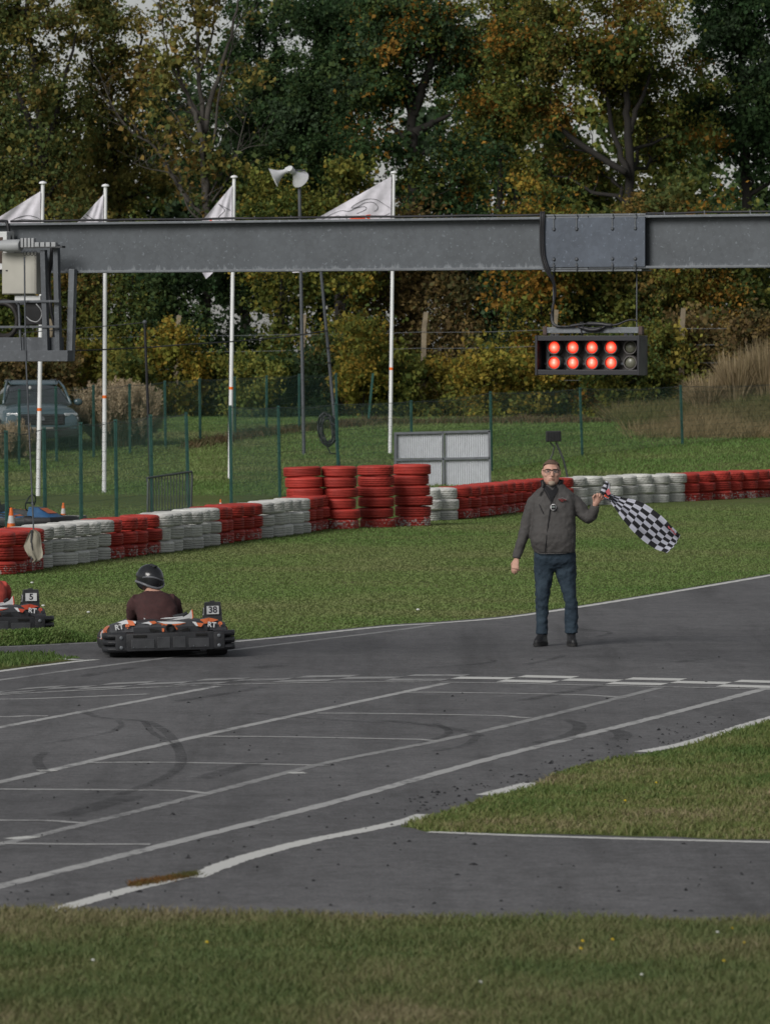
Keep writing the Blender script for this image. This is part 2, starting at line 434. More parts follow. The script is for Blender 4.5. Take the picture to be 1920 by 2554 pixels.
# grid bars across the lanes
for P in ([(-300, 1742), (0, 1746), (180, 1741), (370, 1733)], [(-300, 1790), (0, 1790), (60, 1788), (120, 1788)],
          [(215, 1905), (400, 1904), (700, 1909), (780, 1911), (815, 1914)], [(-300, 1969), (0, 1971), (300, 1973), (450, 1975), (490, 1979), (530, 1982)],
          [(510, 1839), (700, 1840), (960, 1845), (1050, 1847), (1087, 1851)], [(790, 1781), (960, 1782), (1230, 1787), (1290, 1791), (1322, 1793)],
          [(1015, 1729), (1100, 1729), (1300, 1732), (1440, 1735), (1500, 1738), (1540, 1741)],
          [(-300, 2047), (0, 2049), (120, 2050), (180, 2054), (215, 2056)], [(-300, 2106), (0, 2107), (200, 2109), (375, 2109)]):
    stripe('grid_bar', P, .085, LINE)
for P in ([(95, 1925), (140, 1924)], [(720, 1931), (760, 1930)], [(25, 2096), (85, 2090)]):
    stripe('grid_bar', P, .13, LINE_B)
# the chequered start line: a solid line and three rows of half-metre checks beyond it
sol = gpx([(-400, 1765), (0, 1735), (270, 1721), (548, 1710), (760, 1705), (960, 1703), (1200, 1705), (1430, 1710), (1700, 1716), (1920, 1722), (2300, 1738)], 10)
stripe('start_line', sol, .08, LINE, pxpts=False)
sl = [0.0]
for i in range(1, len(sol)): sl.append(sl[-1] + np.linalg.norm(sol[i] - sol[i - 1]))
sl = np.array(sl); sx = np.array([p[0] for p in sol]); sy = np.array([p[1] for p in sol])
ref = np.interp(gr(1492, 1703).x, sx, sl)             # left edge of one check of the first row
vpd = np.array((math.sin(R(15.9)), math.cos(R(15.9)))) # the straight runs this way
k = 0
chk = MB()
for row in range(3):
    for j in range(-16, 8):
        if (j + row) % 2: continue
        a, b_ = ref + j * .505, ref + (j + 1) * .505
        if a < sl[0] or b_ > sl[-1]: continue
        c = MB()
        q = []
        for s_ in (a, b_):
            base = np.array((np.interp(s_, sl, sx), np.interp(s_, sl, sy)))
            v0 = .17 + (2 - row) * .36
            q.append((base + vpd * v0, base + vpd * (v0 + .335)))
        ZC[0] += .00002; zc = .0056 + ZC[0]
        c.add([(*q[0][0], zc), (*q[1][0], zc), (*q[1][1], zc), (*q[0][1], zc)], [(0, 1, 2, 3)])
        c.build('start_line_check', LINE_B if j > -4 else LINE_F, track)
# skid marks
def skid_mat():
    m, n, l, b = new_mat('rubber skid')
    t = noise_node(n, l, 7, 5, .7); r_ = ramp(n, l, t.outputs['Fac'], [(.34, .03), (.66, .42)])
    b.inputs['Base Color'].default_value = (.022, .022, .024, 1); b.inputs['Roughness'].default_value = .7
    l.new(r_.outputs[0], b.inputs['Alpha']); return m
SKID = skid_mat()
for P, w in (([(205, 1775), (240, 1790), (300, 1797), (365, 1803), (415, 1830), (442, 1865), (452, 1895), (442, 1920), (395, 1950), (300, 1985)], .13),
             ([(360, 1803), (380, 1830), (405, 1845), (440, 1868)], .09), ([(295, 1800), (300, 1815), (250, 1835), (100, 1860)], .07),
             ([(112, 1880), (95, 1895), (96, 1910), (112, 1930)], .12), ([(440, 1752), (560, 1733), (660, 1716)], .14),
             ([(960, 1800), (1060, 1810), (1130, 1822), (1175, 1832), (1192, 1840)], .20), ([(1085, 1808), (1118, 1825), (1105, 1840), (1040, 1858)], .10),
             ([(1190, 1838), (1160, 1862), (1080, 1877)], .10), ([(1408, 1798), (1440, 1808), (1443, 1822), (1410, 1840), (1340, 1856)], .17),
             ([(1525, 1822), (1550, 1832), (1552, 1842), (1535, 1848)], .22), ([(640, 1783), (800, 1797), (960, 1806)], .10),
             ([(1310, 1660), (1370, 1648), (1405, 1638)], .12), ([(1060, 1668), (1180, 1660), (1230, 1652), (1222, 1648)], .10), ([(1680, 1654), (1750, 1648)], .2),
             ([(640, 1668), (700, 1662)], .3), ([(200, 1690), (330, 1668)], .2), ([(500, 1945), (640, 1905)], .22), ([(150, 2040), (330, 1990)], .3),
             ([(1430, 1570), (1520, 1580), (1490, 1590)], .10), ([(1300, 1750), (1450, 1722), (1500, 1712)], .18)):
    stripe('skid_mark', P, w * .62, SKID, z=.0080)
# patches of moss and dry weeds in the seam of the near line
# rubber crumbs and pebbles lying on the asphalt
def debris():
    b = MB(); r_ = random.Random(3)
    for i in range(420):
        px, py = r_.uniform(-150, 2050), 1640 + 640 * r_.random() ** .7
        if i < 150:                      # thick along the grass edge
            t = r_.random(); px = 1000 + 800 * t; py = 2050 - 225 * t - r_.uniform(2, 50)
        g = gr(px, py)
        s_ = r_.uniform(.003, .008) * (1.7 if r_.random() < .12 else 1)
        a = r_.uniform(0, math.pi); c, q = math.cos(a), math.sin(a); e = s_ * r_.uniform(1.2, 3.2)
        h = s_ * r_.uniform(.5, .9)
        b.add([(g.x + c * e, g.y + q * e, .005), (g.x - q * s_, g.y + c * s_, .005), (g.x - c * e, g.y - q * e, .005), (g.x + q * s_, g.y - c * s_, .005), (g.x + c * e * .2, g.y, .009 + h), (g.x - c * e * .3, g.y, .009 + h)],
              [(0, 1, 4), (1, 2, 5, 4), (2, 3, 5), (3, 0, 4, 5)])
    o = b.build('rubber_debris', BLACK)
    tag(o, 'black crumbs of tyre rubber scattered over the asphalt', 'debris', kind='stuff')
debris()

# ------------------------------------------------------------------ grass blades
nr = np.random.default_rng(11)
def vnoise(x, y, s, seed=0):
    """smooth value noise"""
    x = x / s; y = y / s
    xi = np.floor(x).astype(np.int64); yi = np.floor(y).astype(np.int64); fx = x - xi; fy = y - yi
    def hsh(a, b): 
        h = (a * 374761393 + b * 668265263 + seed * 974711) & 0x7fffffff
        h = ((h ^ (h >> 13)) * 1274126177) & 0x7fffffff
        return ((h ^ (h >> 16)) & 0xffff) / 65535.0
    fx = fx * fx * (3 - 2 * fx); fy = fy * fy * (3 - 2 * fy)
    return (hsh(xi, yi) * (1 - fx) + hsh(xi + 1, yi) * fx) * (1 - fy) + (hsh(xi, yi + 1) * (1 - fx) + hsh(xi + 1, yi + 1) * fx) * fy
def inpoly(x, y, P):
    P = np.array(P); ins = np.zeros(len(x), bool); j = len(P) - 1
    for i in range(len(P)):
        xi, yi = P[i]; xj, yj = P[j]
        c = ((yi > y) != (yj > y)) & (x < (xj - xi) * (y - yi) / (yj - yi + 1e-12) + xi)
        ins ^= c; j = i
    return ins
GREENS = np.array([(.095, .158, .042), (.140, .190, .056), (.185, .208, .072), (.240, .225, .105), (.31, .255, .155)])
VERGE = np.array([(.098, .142, .050), (.130, .165, .060), (.165, .180, .075), (.205, .195, .095), (.26, .225, .13)])
FIELD = np.array([(.125, .222, .058), (.158, .246, .070), (.196, .258, .086), (.24, .258, .11), (.30, .28, .145)])
def blades(name, x, y, z0, hgt, wid, lean, mat, dry, label, seed=0, pal=GREENS, con=2.0, tuft=.4, far=False, jit=.14):
    n = len(x); a = nr.uniform(0, 2 * np.pi, n)
    h = hgt * nr.uniform(.45, 1.25, n) * (1 + tuft * 2 * (vnoise(x, y, .5, seed + 3) - .5)); w = wid * nr.uniform(.6, 1.3, n)
    la = nr.uniform(0, 2 * np.pi, n); lx = np.cos(la) * h * lean * nr.uniform(.2, 1.5, n); ly = np.sin(la) * h * lean * nr.uniform(.2, 1.5, n)
    dx, dy = np.cos(a) * w / 2, np.sin(a) * w / 2
    z = z0 if hasattr(z0, '__len__') else np.full(n, z0)
    if far:              # too small to show a bend: one triangle each
        V = np.stack([np.stack([x - dx, y - dy, z], 1), np.stack([x + dx, y + dy, z], 1), np.stack([x + lx, y + ly, z + h], 1)], 1)
        t = .55 * vnoise(x, y, 1.6, seed) + .12 * vnoise(x, y, .3, seed + 1) + .50 * vnoise(x, y, 4.5, seed + 2) - .085
        t = np.clip((t - .5) * con + dry + nr.normal(0, jit * .6, n), 0, .72) * (len(pal) - 1.001)
        i0 = t.astype(int); fr = (t - i0)[:, None]; c = pal[i0] * (1 - fr) + pal[np.minimum(i0 + 1, len(pal) - 1)] * fr
        o = raw_mesh(name, V.reshape(-1, 3), np.arange(3 * n).reshape(-1, 3), mat, None, np.repeat(c, 3, 0)); tag(o, label, 'grass', kind='stuff'); return o
    V = np.empty((n, 5, 3), np.float32)
    V[:, 0] = np.stack([x - dx, y - dy, z], 1); V[:, 1] = np.stack([x + dx, y + dy, z], 1)
    V[:, 2] = np.stack([x + dx * .8 + lx * .35, y + dy * .8 + ly * .35, z + h * .6], 1); V[:, 4] = np.stack([x - dx * .8 + lx * .35, y - dy * .8 + ly * .35, z + h * .6], 1)
    V[:, 3] = np.stack([x + lx, y + ly, z + h * nr.uniform(.85, 1.05, n)], 1)
    b = np.arange(n)[:, None] * 5
    Fq = np.concatenate([b + np.array([[0, 1, 2, 4]]), ], 0)
    Ft = b + np.array([[4, 2, 3, 3]])
    t = .55 * vnoise(x, y, .9, seed) + .30 * vnoise(x, y, .22, seed + 1) + .35 * vnoise(x, y, 3.3, seed + 2) - .1
    t = np.clip((t - .5) * con + dry + nr.normal(0, jit, n), 0, .72 if far else 1) * (len(pal) - 1.001)
    i0 = t.astype(int); fr = (t - i0)[:, None]
    c = pal[i0] * (1 - fr) + pal[np.minimum(i0 + 1, len(pal) - 1)] * fr
    C = np.repeat(c, 5, 0)
    me_v = V.reshape(-1, 3)
    me = bpy.data.meshes.new(name)
    me.vertices.add(len(me_v)); me.vertices.foreach_set('co', me_v.ravel())
    nl = n * 7; me.loops.add(nl)
    L = np.concatenate([Fq, Ft[:, :3]], 1).astype(np.int32)      # quad then triangle, interleaved
    me.loops.foreach_set('vertex_index', L.ravel())
    me.polygons.add(2 * n)
    ls = np.empty((n, 2), np.int32); ls[:, 0] = np.arange(n) * 7; ls[:, 1] = ls[:, 0] + 4
    lt = np.empty((n, 2), np.int32); lt[:, 0] = 4; lt[:, 1] = 3
    me.polygons.foreach_set('loop_start', ls.ravel()); me.polygons.foreach_set('loop_total', lt.ravel())
    me.update(calc_edges=True)
    ca = me.color_attributes.new('tint', 'FLOAT_COLOR', 'POINT'); c4 = np.ones((len(me_v), 4), np.float32); c4[:, :3] = C; ca.data.foreach_set('color', c4.ravel())
    me.materials.append(mat)
    o = link(name, me); tag(o, label, 'grass', kind='stuff'); return o
GRASS = M_tint('grass blade', .6, .35, .25)
def band(n, y0, y1, margin=.6, pw=1.0):
    """points spread over the ground seen between distances y0 and y1"""
    y = y0 + (y1 - y0) * nr.random(n) ** pw
    hw = (960 / F) * y + margin
    x = nr.uniform(-1, 1, n) * hw
    return x, y
nearP = np.array([(p[0], p[1]) for p in NEAR])
# near verge
x, y = band(108000, 22.6, 29.3, .5)
k = y < np.interp(x, nearP[:, 0], nearP[:, 1]) + .05 * (vnoise(x, y, .18, 5) - .35)
blades('verge_grass', x[k], y[k], 0.0, .042, .0066, .95, GRASS, .58, 'rough mown grass of the near verge at the bottom', 1, con=1.25, pal=VERGE)
# right island
x, y = band(200000, 33.0, 47.0, .5); k = inpoly(x, y, ISL_R)
blades('island_grass', x[k], y[k], .004, .034, .009, .9, GRASS, .44, 'grass on the wedge between track and service lane', 2, con=1.3)
x, y = band(60000, 50.5, 56, .5); k = inpoly(x, y, ISL_L)
blades('island_grass', x[k], y[k], .02, .045, .012, .6, GRASS, .12, 'dark green grass tip left of the karts', 3)
# field from the track edge to the tyre wall, and the lawn behind it
farP = np.array([(p[0], p[1]) for p in FAR])
laneP = [(g.x, g.y) for g in (gr(*p) for p in lane_px)]
x, y = band(380000, 54, 118, .6, 1.15)
yf = np.interp(x, farP[:, 0], farP[:, 1]); k = (y > yf + .06 + .10 * (vnoise(x, y, .35, 9) - .5)) & ~inpoly(x, y, laneP)
blades('field_grass', x[k], y[k], np.array([terrain(v) for v in y[k]]), .017, .024, 1.4, GRASS, .42, 'mown grass field between the track and the fence', 4, pal=FIELD, con=.8, tuft=.06, far=True, jit=.06)
x, y = band(210000, 113, 170, 1.0); z = np.array([terrain(v) for v in y])
blades('meadow_grass', x, y, z, .060, .028, 1.0, GRASS, .34, 'green meadow rising behind the wire fence', 6, pal=FIELD, con=1.0, tuft=.2, far=True, jit=.08)
# low grassy rise between the track edge and the return lane
bx_ = np.linspace(-1300, 250, 70); ring = [(0.05, .0), (.12, .05), (.25, .105), (.40, .12), (.52, .09), (.62, .03), (.70, -.01)]
vv, ff = [], []
for i, px_ in enumerate(bx_):
    x0_ = (px_ - 960) / F * 55.4; y0_ = np.interp(x0_, farP[:, 0], farP[:, 1]); tp = float(np.clip((230 - px_) / 90, 0.02, 1))
    for (d_, h_) in ring: vv.append((x0_, y0_ + d_ * (.45 + .55 * tp), h_ * tp * (1 + .25 * math.sin(i * .9)) + .002))
nr_ = len(ring)
for i in range(len(bx_) - 1):
    for k_ in range(nr_ - 1): ff.append((i * nr_ + k_, (i + 1) * nr_ + k_, (i + 1) * nr_ + k_ + 1, i * nr_ + k_ + 1))
rise = raw_mesh('grass_rise', vv, ff, GRND, smooth=True); tag(rise, kind='structure')
n_ = 13000; px_ = nr.uniform(-400, 245, n_); x = (px_ - 960) / F * 55.4; d_ = nr.uniform(.03, .68, n_); tp = np.clip((230 - px_) / 90, .02, 1)
y = np.interp(x, farP[:, 0], farP[:, 1]) + d_ * (.45 + .55 * tp); z = np.interp(d_, [r_[0] for r_ in ring], [r_[1] for r_ in ring]) * tp
blades('rise_grass', x, y, z, .035, .017, .9, GRASS, .35, 'short grass on the low rise before the left kart', 33, pal=FIELD, con=.8, tuft=.2)
# weedy strip along the far fence line
wp = [(470, 133.5), (590, 137), (670, 139.2), (750, 141.2), (850, 143.5), (930, 145.2), (1100, 146), (1300, 146.5), (1450, 147), (1640, 147.5)]
n_ = 14000; t = nr.random(n_) * (len(wp) - 1.001); i0 = t.astype(int); f_ = t - i0
wx = np.array([(p[0] - 960) / F * p[1] for p in wp]); wy = np.array([p[1] for p in wp])
x = wx[i0] * (1 - f_) + wx[i0 + 1] * f_ + nr.normal(0, .1, n_); y = wy[i0] * (1 - f_) + wy[i0 + 1] * f_ + nr.normal(0, .55, n_)
k = nr.random(n_) < .25 + .75 * vnoise(x, y, 1.1, 77)
blades('fence_line_weeds', x[k], y[k], np.array([terrain(v) for v in y[k]]), .17, .03, .8, GRASS, .5, 'brownish uncut weeds along the far fence line', 31, np.array([(.085, .10, .04), (.12, .11, .05), (.17, .125, .065), (.13, .09, .05)]))
# tufts along the foot of the tyre wall and daisies / dandelions in the lawn
def flowers():
    b = MB(); w = MB(); r_ = random.Random(5)
    for i in range(20):
        py = r_.choice([r_.uniform(2300, 2540), r_.uniform(2300, 2540), r_.uniform(1890, 2060), r_.uniform(1310, 1560)]); px = r_.uniform(20, 1900)
        g = gr(px, py)
        if 1640 < py < 2300 and not inpoly(np.array([g.x]), np.array([g.y]), ISL_R)[0]: continue
        yel = r_.random() < .55
        r0 = .008 if yel else .009
        if py < 1600: r0 = .022; yel = False
        h = r_.uniform(.030, .045); tgt = b if yel else w
        tgt.ball((g.x, g.y, h), (r0, r0, r0 * .55), 7, 4); tgt.ball((g.x + .004, g.y, h - .004), (r0 * .6, r0 * .6, r0 * .4), 6, 4)
    o = b.build('dandelion', M('dandelion yellow', (.75, .52, .02), .7)); tag(o, 'small yellow dandelion flowers in the verge', 'flowers', kind='stuff')
    o = w.build('clover_flower', M('clover white', (.62, .63, .60), .8)); tag(o, 'small white clover heads dotted in the grass', 'flowers', kind='stuff')
flowers()
# the weedy patch on the near white line
x = nr.normal(0, 1, 1500); y = nr.normal(0, 1, 1500)
ga, gb = gr(330, 2212), gr(490, 2184)
t = nr.random(1500); X_ = ga.x + (gb.x - ga.x) * t + x * .02; Y_ = ga.y + (gb.y - ga.y) * t + y * .07
blades('seam_weeds', X_, Y_, .008, .018, .006, 1.2, GRASS, .65, 'brown moss and weeds in the seam of the white line', 8, np.array([(.10, .10, .03), (.16, .10, .03), (.20, .09, .03), (.12, .06, .025)]))
# ------------------------------------------------------------------ start gantry over the track
BL = at(0, 683, 51.7); BR = at(1920, 668, 48.3)
bu = Vector((BR.x - BL.x, BR.y - BL.y, 0)).normalized()          # along the beam
bn = Vector((-bu.y, bu.x, 0))                                    # away from the camera
BZ = 3.63; BH = 0.462
def beam_s(px):
    """distance along the beam of a photo column"""
    r = ray(px, 700); d = Vector((r.x, r.y, 0))
    # BL + s*bu = t*d
    det = bu.x * (-d.y) - bu.y * (-d.x)
    return ((-BL.x) * (-d.y) - (-BL.y) * (-d.x)) / det
def bp(px, dz, off=0.0):
    """a point on the beam: photo column, height over the lower edge, distance behind the web"""
    s_ = beam_s(px) - off * bn.x / bu.x
    return Vector((BL.x, BL.y, BZ + dz)) + bu * s_ + bn * off
brot = Matrix(((bu.x, bn.x, 0), (bu.y, bn.y, 0), (0, 0, 1)))
gantry = thing('start_gantry', 'grey galvanised steel beam spanning the track above the start lights', 'gantry', (BL.x, BL.y, 0))
def g_loc(name, mb, mat, parent=gantry, smooth=False):
    """mb in beam coordinates (s along, n behind, z over the lower edge); the mesh keeps these as its own axes"""
    o = mb.build(name, mat, parent, smooth=smooth)
    if parent is gantry:
        o.location = (0, 0, BZ); o.rotation_euler = (0, 0, math.atan2(bu.y, bu.x))
    return o
S = beam_s
s0, s1 = S(-420), S(2500)
def ibeam(a, b, dz=0.0):
    w = g_loc('beam_web', MB().box(((a + b) / 2, 0, BH / 2 + dz), (b - a, .014, BH - .044)), GALV_W)
    g_loc('beam_flange', MB().box(((a + b) / 2, 0, .011 + dz), (b - a, .20, .022), bev=.004), GALV)
    g_loc('beam_flange', MB().box(((a + b) / 2, 0, BH - .011 + dz), (b - a, .20, .022), bev=.004), GALV)
ibeam(s0, S(1478)); ibeam(S(1478) + .004, s1, .004)
# end posts outside the picture
for s_ in (S(-360), S(2440)):
    g_loc('gantry_post', MB().box((s_, 0, -BZ / 2), (.22, .2, BZ), bev=.006), GALV)
    g_loc('post_foot', MB().box((s_, 0, -BZ + .012), (.4, .4, .024)), GALV_D)
# splice plate with its bolts
PC = .108 * bn.x / bu.x                      # the plate stands in front of the web
pa, pb = S(1352) + PC, S(1607) + PC
g_loc('splice_plate', MB().box(((pa + pb) / 2, -.108, BH / 2 + .004), (pb - pa, .012, BH - .03), bev=.002), PLATE)
g_loc('splice_cover', MB().box(((pa + pb) / 2 - .01, 0, BH + .012), (pb - pa + .02, .21, .016)), GALV)
g_loc('splice_cover', MB().box(((pa + pb) / 2 - .02, 0, -.010), (pb - pa - .03, .21, .014)), GALV)
for px_ in (1381, 1437.5, 1526.5, 1583.5):
    S = lambda p: beam_s(p) + PC
    for zz, stem in ((BH - .112, 1), (.088, 0)):
        g_loc('bolt', MB().lathe([(.0, .014), (.010, .013), (.0135, .006), (.0135, 0), (.02, 0), (.02, -.004)][::-1], 8, (S(px_), -.114, zz), Matrix.Rotation(R(90), 3, 'X')), GALV_D)
        if stem: g_loc('clamp_rod', MB().tube([(S(px_), -.118, zz + .012), (S(px_), -.118, BH + .02)], .006, 6).box((S(px_), -.118, BH - .012), (.03, .02, .012)), GALV)
        else: g_loc('clamp_rod', MB().tube([(S(px_), -.118, zz - .03), (S(px_), -.118, -.02)], .006, 6).box((S(px_), -.118, .036), (.022, .014, .014)), GALV_D)
S = beam_s
# cable ties standing up along the top flange
for px_ in (140, 330, 440, 640, 730, 868, 998, 1050, 1110, 1130, 1232, 1660, 1760, 1874):
    g_loc('cable_tie', MB().box((S(px_), -.03, BH + .022), (.007, .01, .035), Matrix.Rotation(rng.uniform(-.3, .3), 3, 'Y')), GALV)

def wcable(name, label, pts, r_, n=6, mat=CABLE, m=8, cat='cable', group=None, base=None):
    P = catmull([tuple(p) for p in pts], m)
    b = MB(); b.tube([Vector(p) for p in P], r_, n)
    L = Vector(P[0]); b.v = [(p[0] - L.x, p[1] - L.y, p[2] - L.z) for p in b.v]
    q = b.build(name, mat, None, smooth=True); q.location = L; tag(q, label, cat, group)
    return q
# cables lying along the top flange, looping down to the lamp housing
wcable('gantry_cable', 'black cable lying along the top of the gantry beam', [bp(x_, BH + .016 + rng.uniform(0, .006), -.05 + rng.uniform(-.02, .02)) for x_ in range(28, 1350, 60)] + [bp(1348, BH + .028, -.07)], .012)
wcable('gantry_cable', 'black cable along the gantry top beyond the bolted splice plate', [bp(x_, BH + .02 + rng.uniform(0, .008), .02 + rng.uniform(-.02, .02)) for x_ in range(1612, 2400, 70)], .011)
def z_of(py, px=1400):
    b0 = bp(px, 0); return H + (b0.y) * ray(px, py).z / ray(px, py).y - BZ
for i_, (dx, dd) in enumerate(((0, 0), (4, .014), (8, .004))):
    lab = ['leftmost black wire of the bundle feeding the start lights', 'middle black wire of the bundle feeding the start lights', 'rightmost black wire of the bundle feeding the start lights'][i_]
    wcable('light_feed_wire', lab, [bp(1348 + dx, BH + .03, -.06), bp(1347 + dx, BH + .02, -.125 - dd), bp(1346 + dx, z_of(600), -.13 - dd), bp(1349 + dx, z_of(640), -.13 - dd), bp(1360 + dx, z_of(675), -.13 - dd), bp(1377 + dx * .4, z_of(702), -.10), bp(1382 + dx * .3, z_of(735), -.07 + dd), bp(1379 - dx * .3, z_of(765), -.07), bp(1374 + dx * .3, z_of(790), -.07), bp(1378 + dx * .5, z_of(808), -.08), bp(1392 + dx, z_of(815), -.08)], .0085, group=None)

# the hanging start light
LB = bp(1478, 0, 0)
sl_t = thing('start_light', 'black start light box with eight lit red lamps hung from the gantry', 'traffic light', (LB.x, LB.y, BZ), math.atan2(bu.y, bu.x) + R(7))
PX = 14000.0 / LB.y                                  # photo pixels in a metre here
def lz(py): return H + LB.y * ray(1478, py).z / ray(1478, py).y - BZ
def lx(px): return (px - 1478) / PX / math.cos(sl_t.rotation_euler.z)
HOUS = M('black powder coat', (.014, .014, .018), .5, var=.2, scale=6); INNER = M('grey lamp backplate', (.075, .068, .066), .6, var=.25, scale=5)
zt, zb = lz(838), lz(934); xl, xr = lx(1347), lx(1604)
b = MB()
b.box(((xl + xr) / 2, .10, (zt + zb) / 2), (xr - xl, .01, zt - zb))
hs = b.build('back_panel', INNER, sl_t)
MB().box(((xl + xr) / 2, -.01, zt - .018), (xr - xl, .24, .045), bev=.004).build('hood_panel', HOUS, sl_t)
MB().box(((xl + xr) / 2, -.01, zb + .020), (xr - xl - .012, .24, .045), bev=.004).build('hood_panel', HOUS, sl_t)
for sx_, xx in ((-1, xl + .012), (1, xr - .012)):
    MB().box((xx, -.014, (zt + zb) / 2), (.022, .25, zt - zb + .012), bev=.003).build('hood_panel', HOUS, sl_t)
MB().box((xl + .062, .06, (zt + zb) / 2), (.028, .03, zt - zb - .1)).build('cover_strip', GALV_D, sl_t)
MB().box(((xl + xr) / 2, .07, lz(907)), (xr - xl - .05, .02, .02)).build('mounting_rail', GALV_D, sl_t)
for px_ in (1411, 1458): MB().box((lx(px_), .09, lz(886)), (.006, .008, .2)).build('panel_seam', BLACK, sl_t)
def lamp_mat(on):
    m, n, l, b_ = new_mat('lit red lens' if on else 'dark lens')
    if on:
        tc = n.new('ShaderNodeTexCoord'); ln = n.new('ShaderNodeVectorMath'); ln.operation = 'LENGTH'; mp = n.new('ShaderNodeMapping')
        mp.inputs['Scale'].default_value = (1, 0, 1); l.new(tc.outputs['Object'], mp.inputs[0]); l.new(mp.outputs[0], ln.inputs[0])
        r_ = ramp(n, l, ln.outputs['Value'], [(0.0, (1.0, .72, .58)), (.014, (1.0, .30, .20)), (.032, (1.0, .14, .075)), (.046, (.80, .016, .003))])
        l.new(r_.outputs[0], b_.inputs['Emission Color']); b_.inputs['Emission Strength'].default_value = .95
        b_.inputs['Base Color'].default_value = (.5, .02, .01, 1)
    else:
        b_.inputs['Base Color'].default_value = (.12, .12, .09, 1)
    b_.inputs['Roughness'].default_value = .3; return m
LON, LOFF = lamp_mat(True), lamp_mat(False)
RING = M('grey lamp surround', (.10, .092, .088), .5, var=.15)
rotf = Matrix.Rotation(R(90), 3, 'X')                 # lathe axis to -y
for ci, px_ in enumerate((1383.5, 1429.7, 1476.8, 1523.6, 1571)):
    for py_ in (866, 904.3):
        o = MB().lathe([(.058, .0), (.066, .005), (.066, .10), (.060, .115), (.053, .115), (.051, .100), (.051, .05)], 28, (0, 0, 0), rotf).build('lamp', RING, sl_t, smooth='auto')
        o.location = (lx(px_), .095, lz(py_)); o.rotation_euler = (0, 0, 0)
        MB().lathe([(.051, .06), (.050, .094), (.042, .104), (.024, .112), (.0005, .114)], 28, (0, 0, 0), rotf).build('lens', LON if ci < 4 else LOFF, o, smooth=True)
# the bar and rods it hangs on
MB().box(((lx(1367) + lx(1592)) / 2, 0, lz(823)), (lx(1592) - lx(1367), .05, .052), bev=.004).build('hanger_bar', GALV, sl_t)
for px_ in (1362, 1597): MB().box((lx(px_), 0, lz(824)), (.035, .06, .075), bev=.003).build('bar_end', M('rusty bracket', (.07, .045, .038), .7, var=.4, scale=20), sl_t)
for px_ in (1379, 1391, 1560, 1573): MB().box((lx(px_), 0, lz(835)), (.03, .04, .025)).build('bar_clamp', HOUS, sl_t)
for px_ in (1381, 1586): MB().tube([(lx(px_), 0, lz(815)), (lx(px_), 0, -.02)], .0065, 8).build('hanger_rod', GALV_D, sl_t)
def sl_w(px, py, off): return sl_t.matrix_basis @ Vector((lx(px), off, lz(py)))
bpy.context.view_layer.update()
wcable('taped_splice', 'lumpy black taped cable joints lying on the light hanger bar', [sl_w(1390, 813, -.04), sl_w(1418, 814, -.045), sl_w(1438, 811, -.045), sl_w(1470, 807, -.045), sl_w(1500, 808, -.045), sl_w(1525, 811, -.045), sl_w(1545, 808, -.04), sl_w(1560, 801, -.03), sl_w(1575, 797, -.02), sl_w(1586, 800, -.01)], [.010] * 12 + [.016] * 8 + [.010] * 4 + [.020] * 18 + [.011] * 10 + [.009] * 21)
wcable('taped_splice', 'short fat taped cable joint drooping over the light hanger bar', [sl_w(1445, 815, -.05), sl_w(1462, 819, -.052), sl_w(1482, 823, -.055), sl_w(1502, 819, -.052), sl_w(1516, 812, -.048)], [.006] * 3 + [.012] * 5 + [.022] * 17 + [.012] * 5 + [.006] * 3)
MB_t = MB().box((0, 0, 0), (.008, .075, .11)); o = MB_t.build('zip_tie', BLACK, sl_t); o.location = (lx(1452), 0, lz(818)); o.rotation_euler = (0, -.06, 0)

# ------------------------------------------------------------------ service cage hanging under the left end of the beam
cage = thing('service_cage', 'galvanised steel basket hanging under the left end of the gantry', 'cage', tuple(bp(60, 0)), math.atan2(bu.y, bu.x))
CPX = 14000.0 / cage.location.y
def cx(px, off=-.34): return ((px - 60) / CPX - off * bn.x) / bu.x
def cz(py): return H + cage.location.y * ray(60, py).z / ray(60, py).y - BZ
def cbar(name, p0, p1, w, d, off, mat=GALV_D):
    """upright or level bar between two photo points"""
    a = Vector((cx(p0[0], off), off, cz(p0[1]))); c = Vector((cx(p1[0], off), off, cz(p1[1])))
    v = c - a; q = v.to_track_quat('Z', 'Y').to_matrix()
    return MB().box((a + c) / 2, (w, d, v.length), q, bev=.004).build(name, mat, cage)
lo = -1.6
cbar('floor_channel', (-260, 861), (159, 860), .10, .14, -.20); cbar('floor_channel', (-260, 889), (184, 887), .105, .10, -.32)
cbar('floor_channel', (-260, 858), (118, 857), .10, .1, .30)
cbar('cage_post', (188, 672), (181, 900), .06, .06, -.14, GALV)
cbar('cage_post', (116, 625), (123, 876), .052, .05, -.30); cbar('cage_post', (148, 612), (153, 876), .052, .05, -.26)
cbar('cage_post', (-40, 686), (-40, 876), .052, .05, -.28)
cbar('cage_rail', (-260, 754), (157, 752), .022, .022, -.33); cbar('cage_rail', (-260, 817), (157, 815), .022, .022, -.33)
cbar('cage_rail', (52, 755), (58, 880), .018, .018, -.30)
cbar('cage_rail', (-260, 756), (120, 756), .022, .022, .33)
MB().box(((cx(-260, 0) + cx(140, 0)) / 2, 0, cz(893)), (cx(140) - cx(-260), .5, .02)).build('floor_plate', GALV_D, cage)
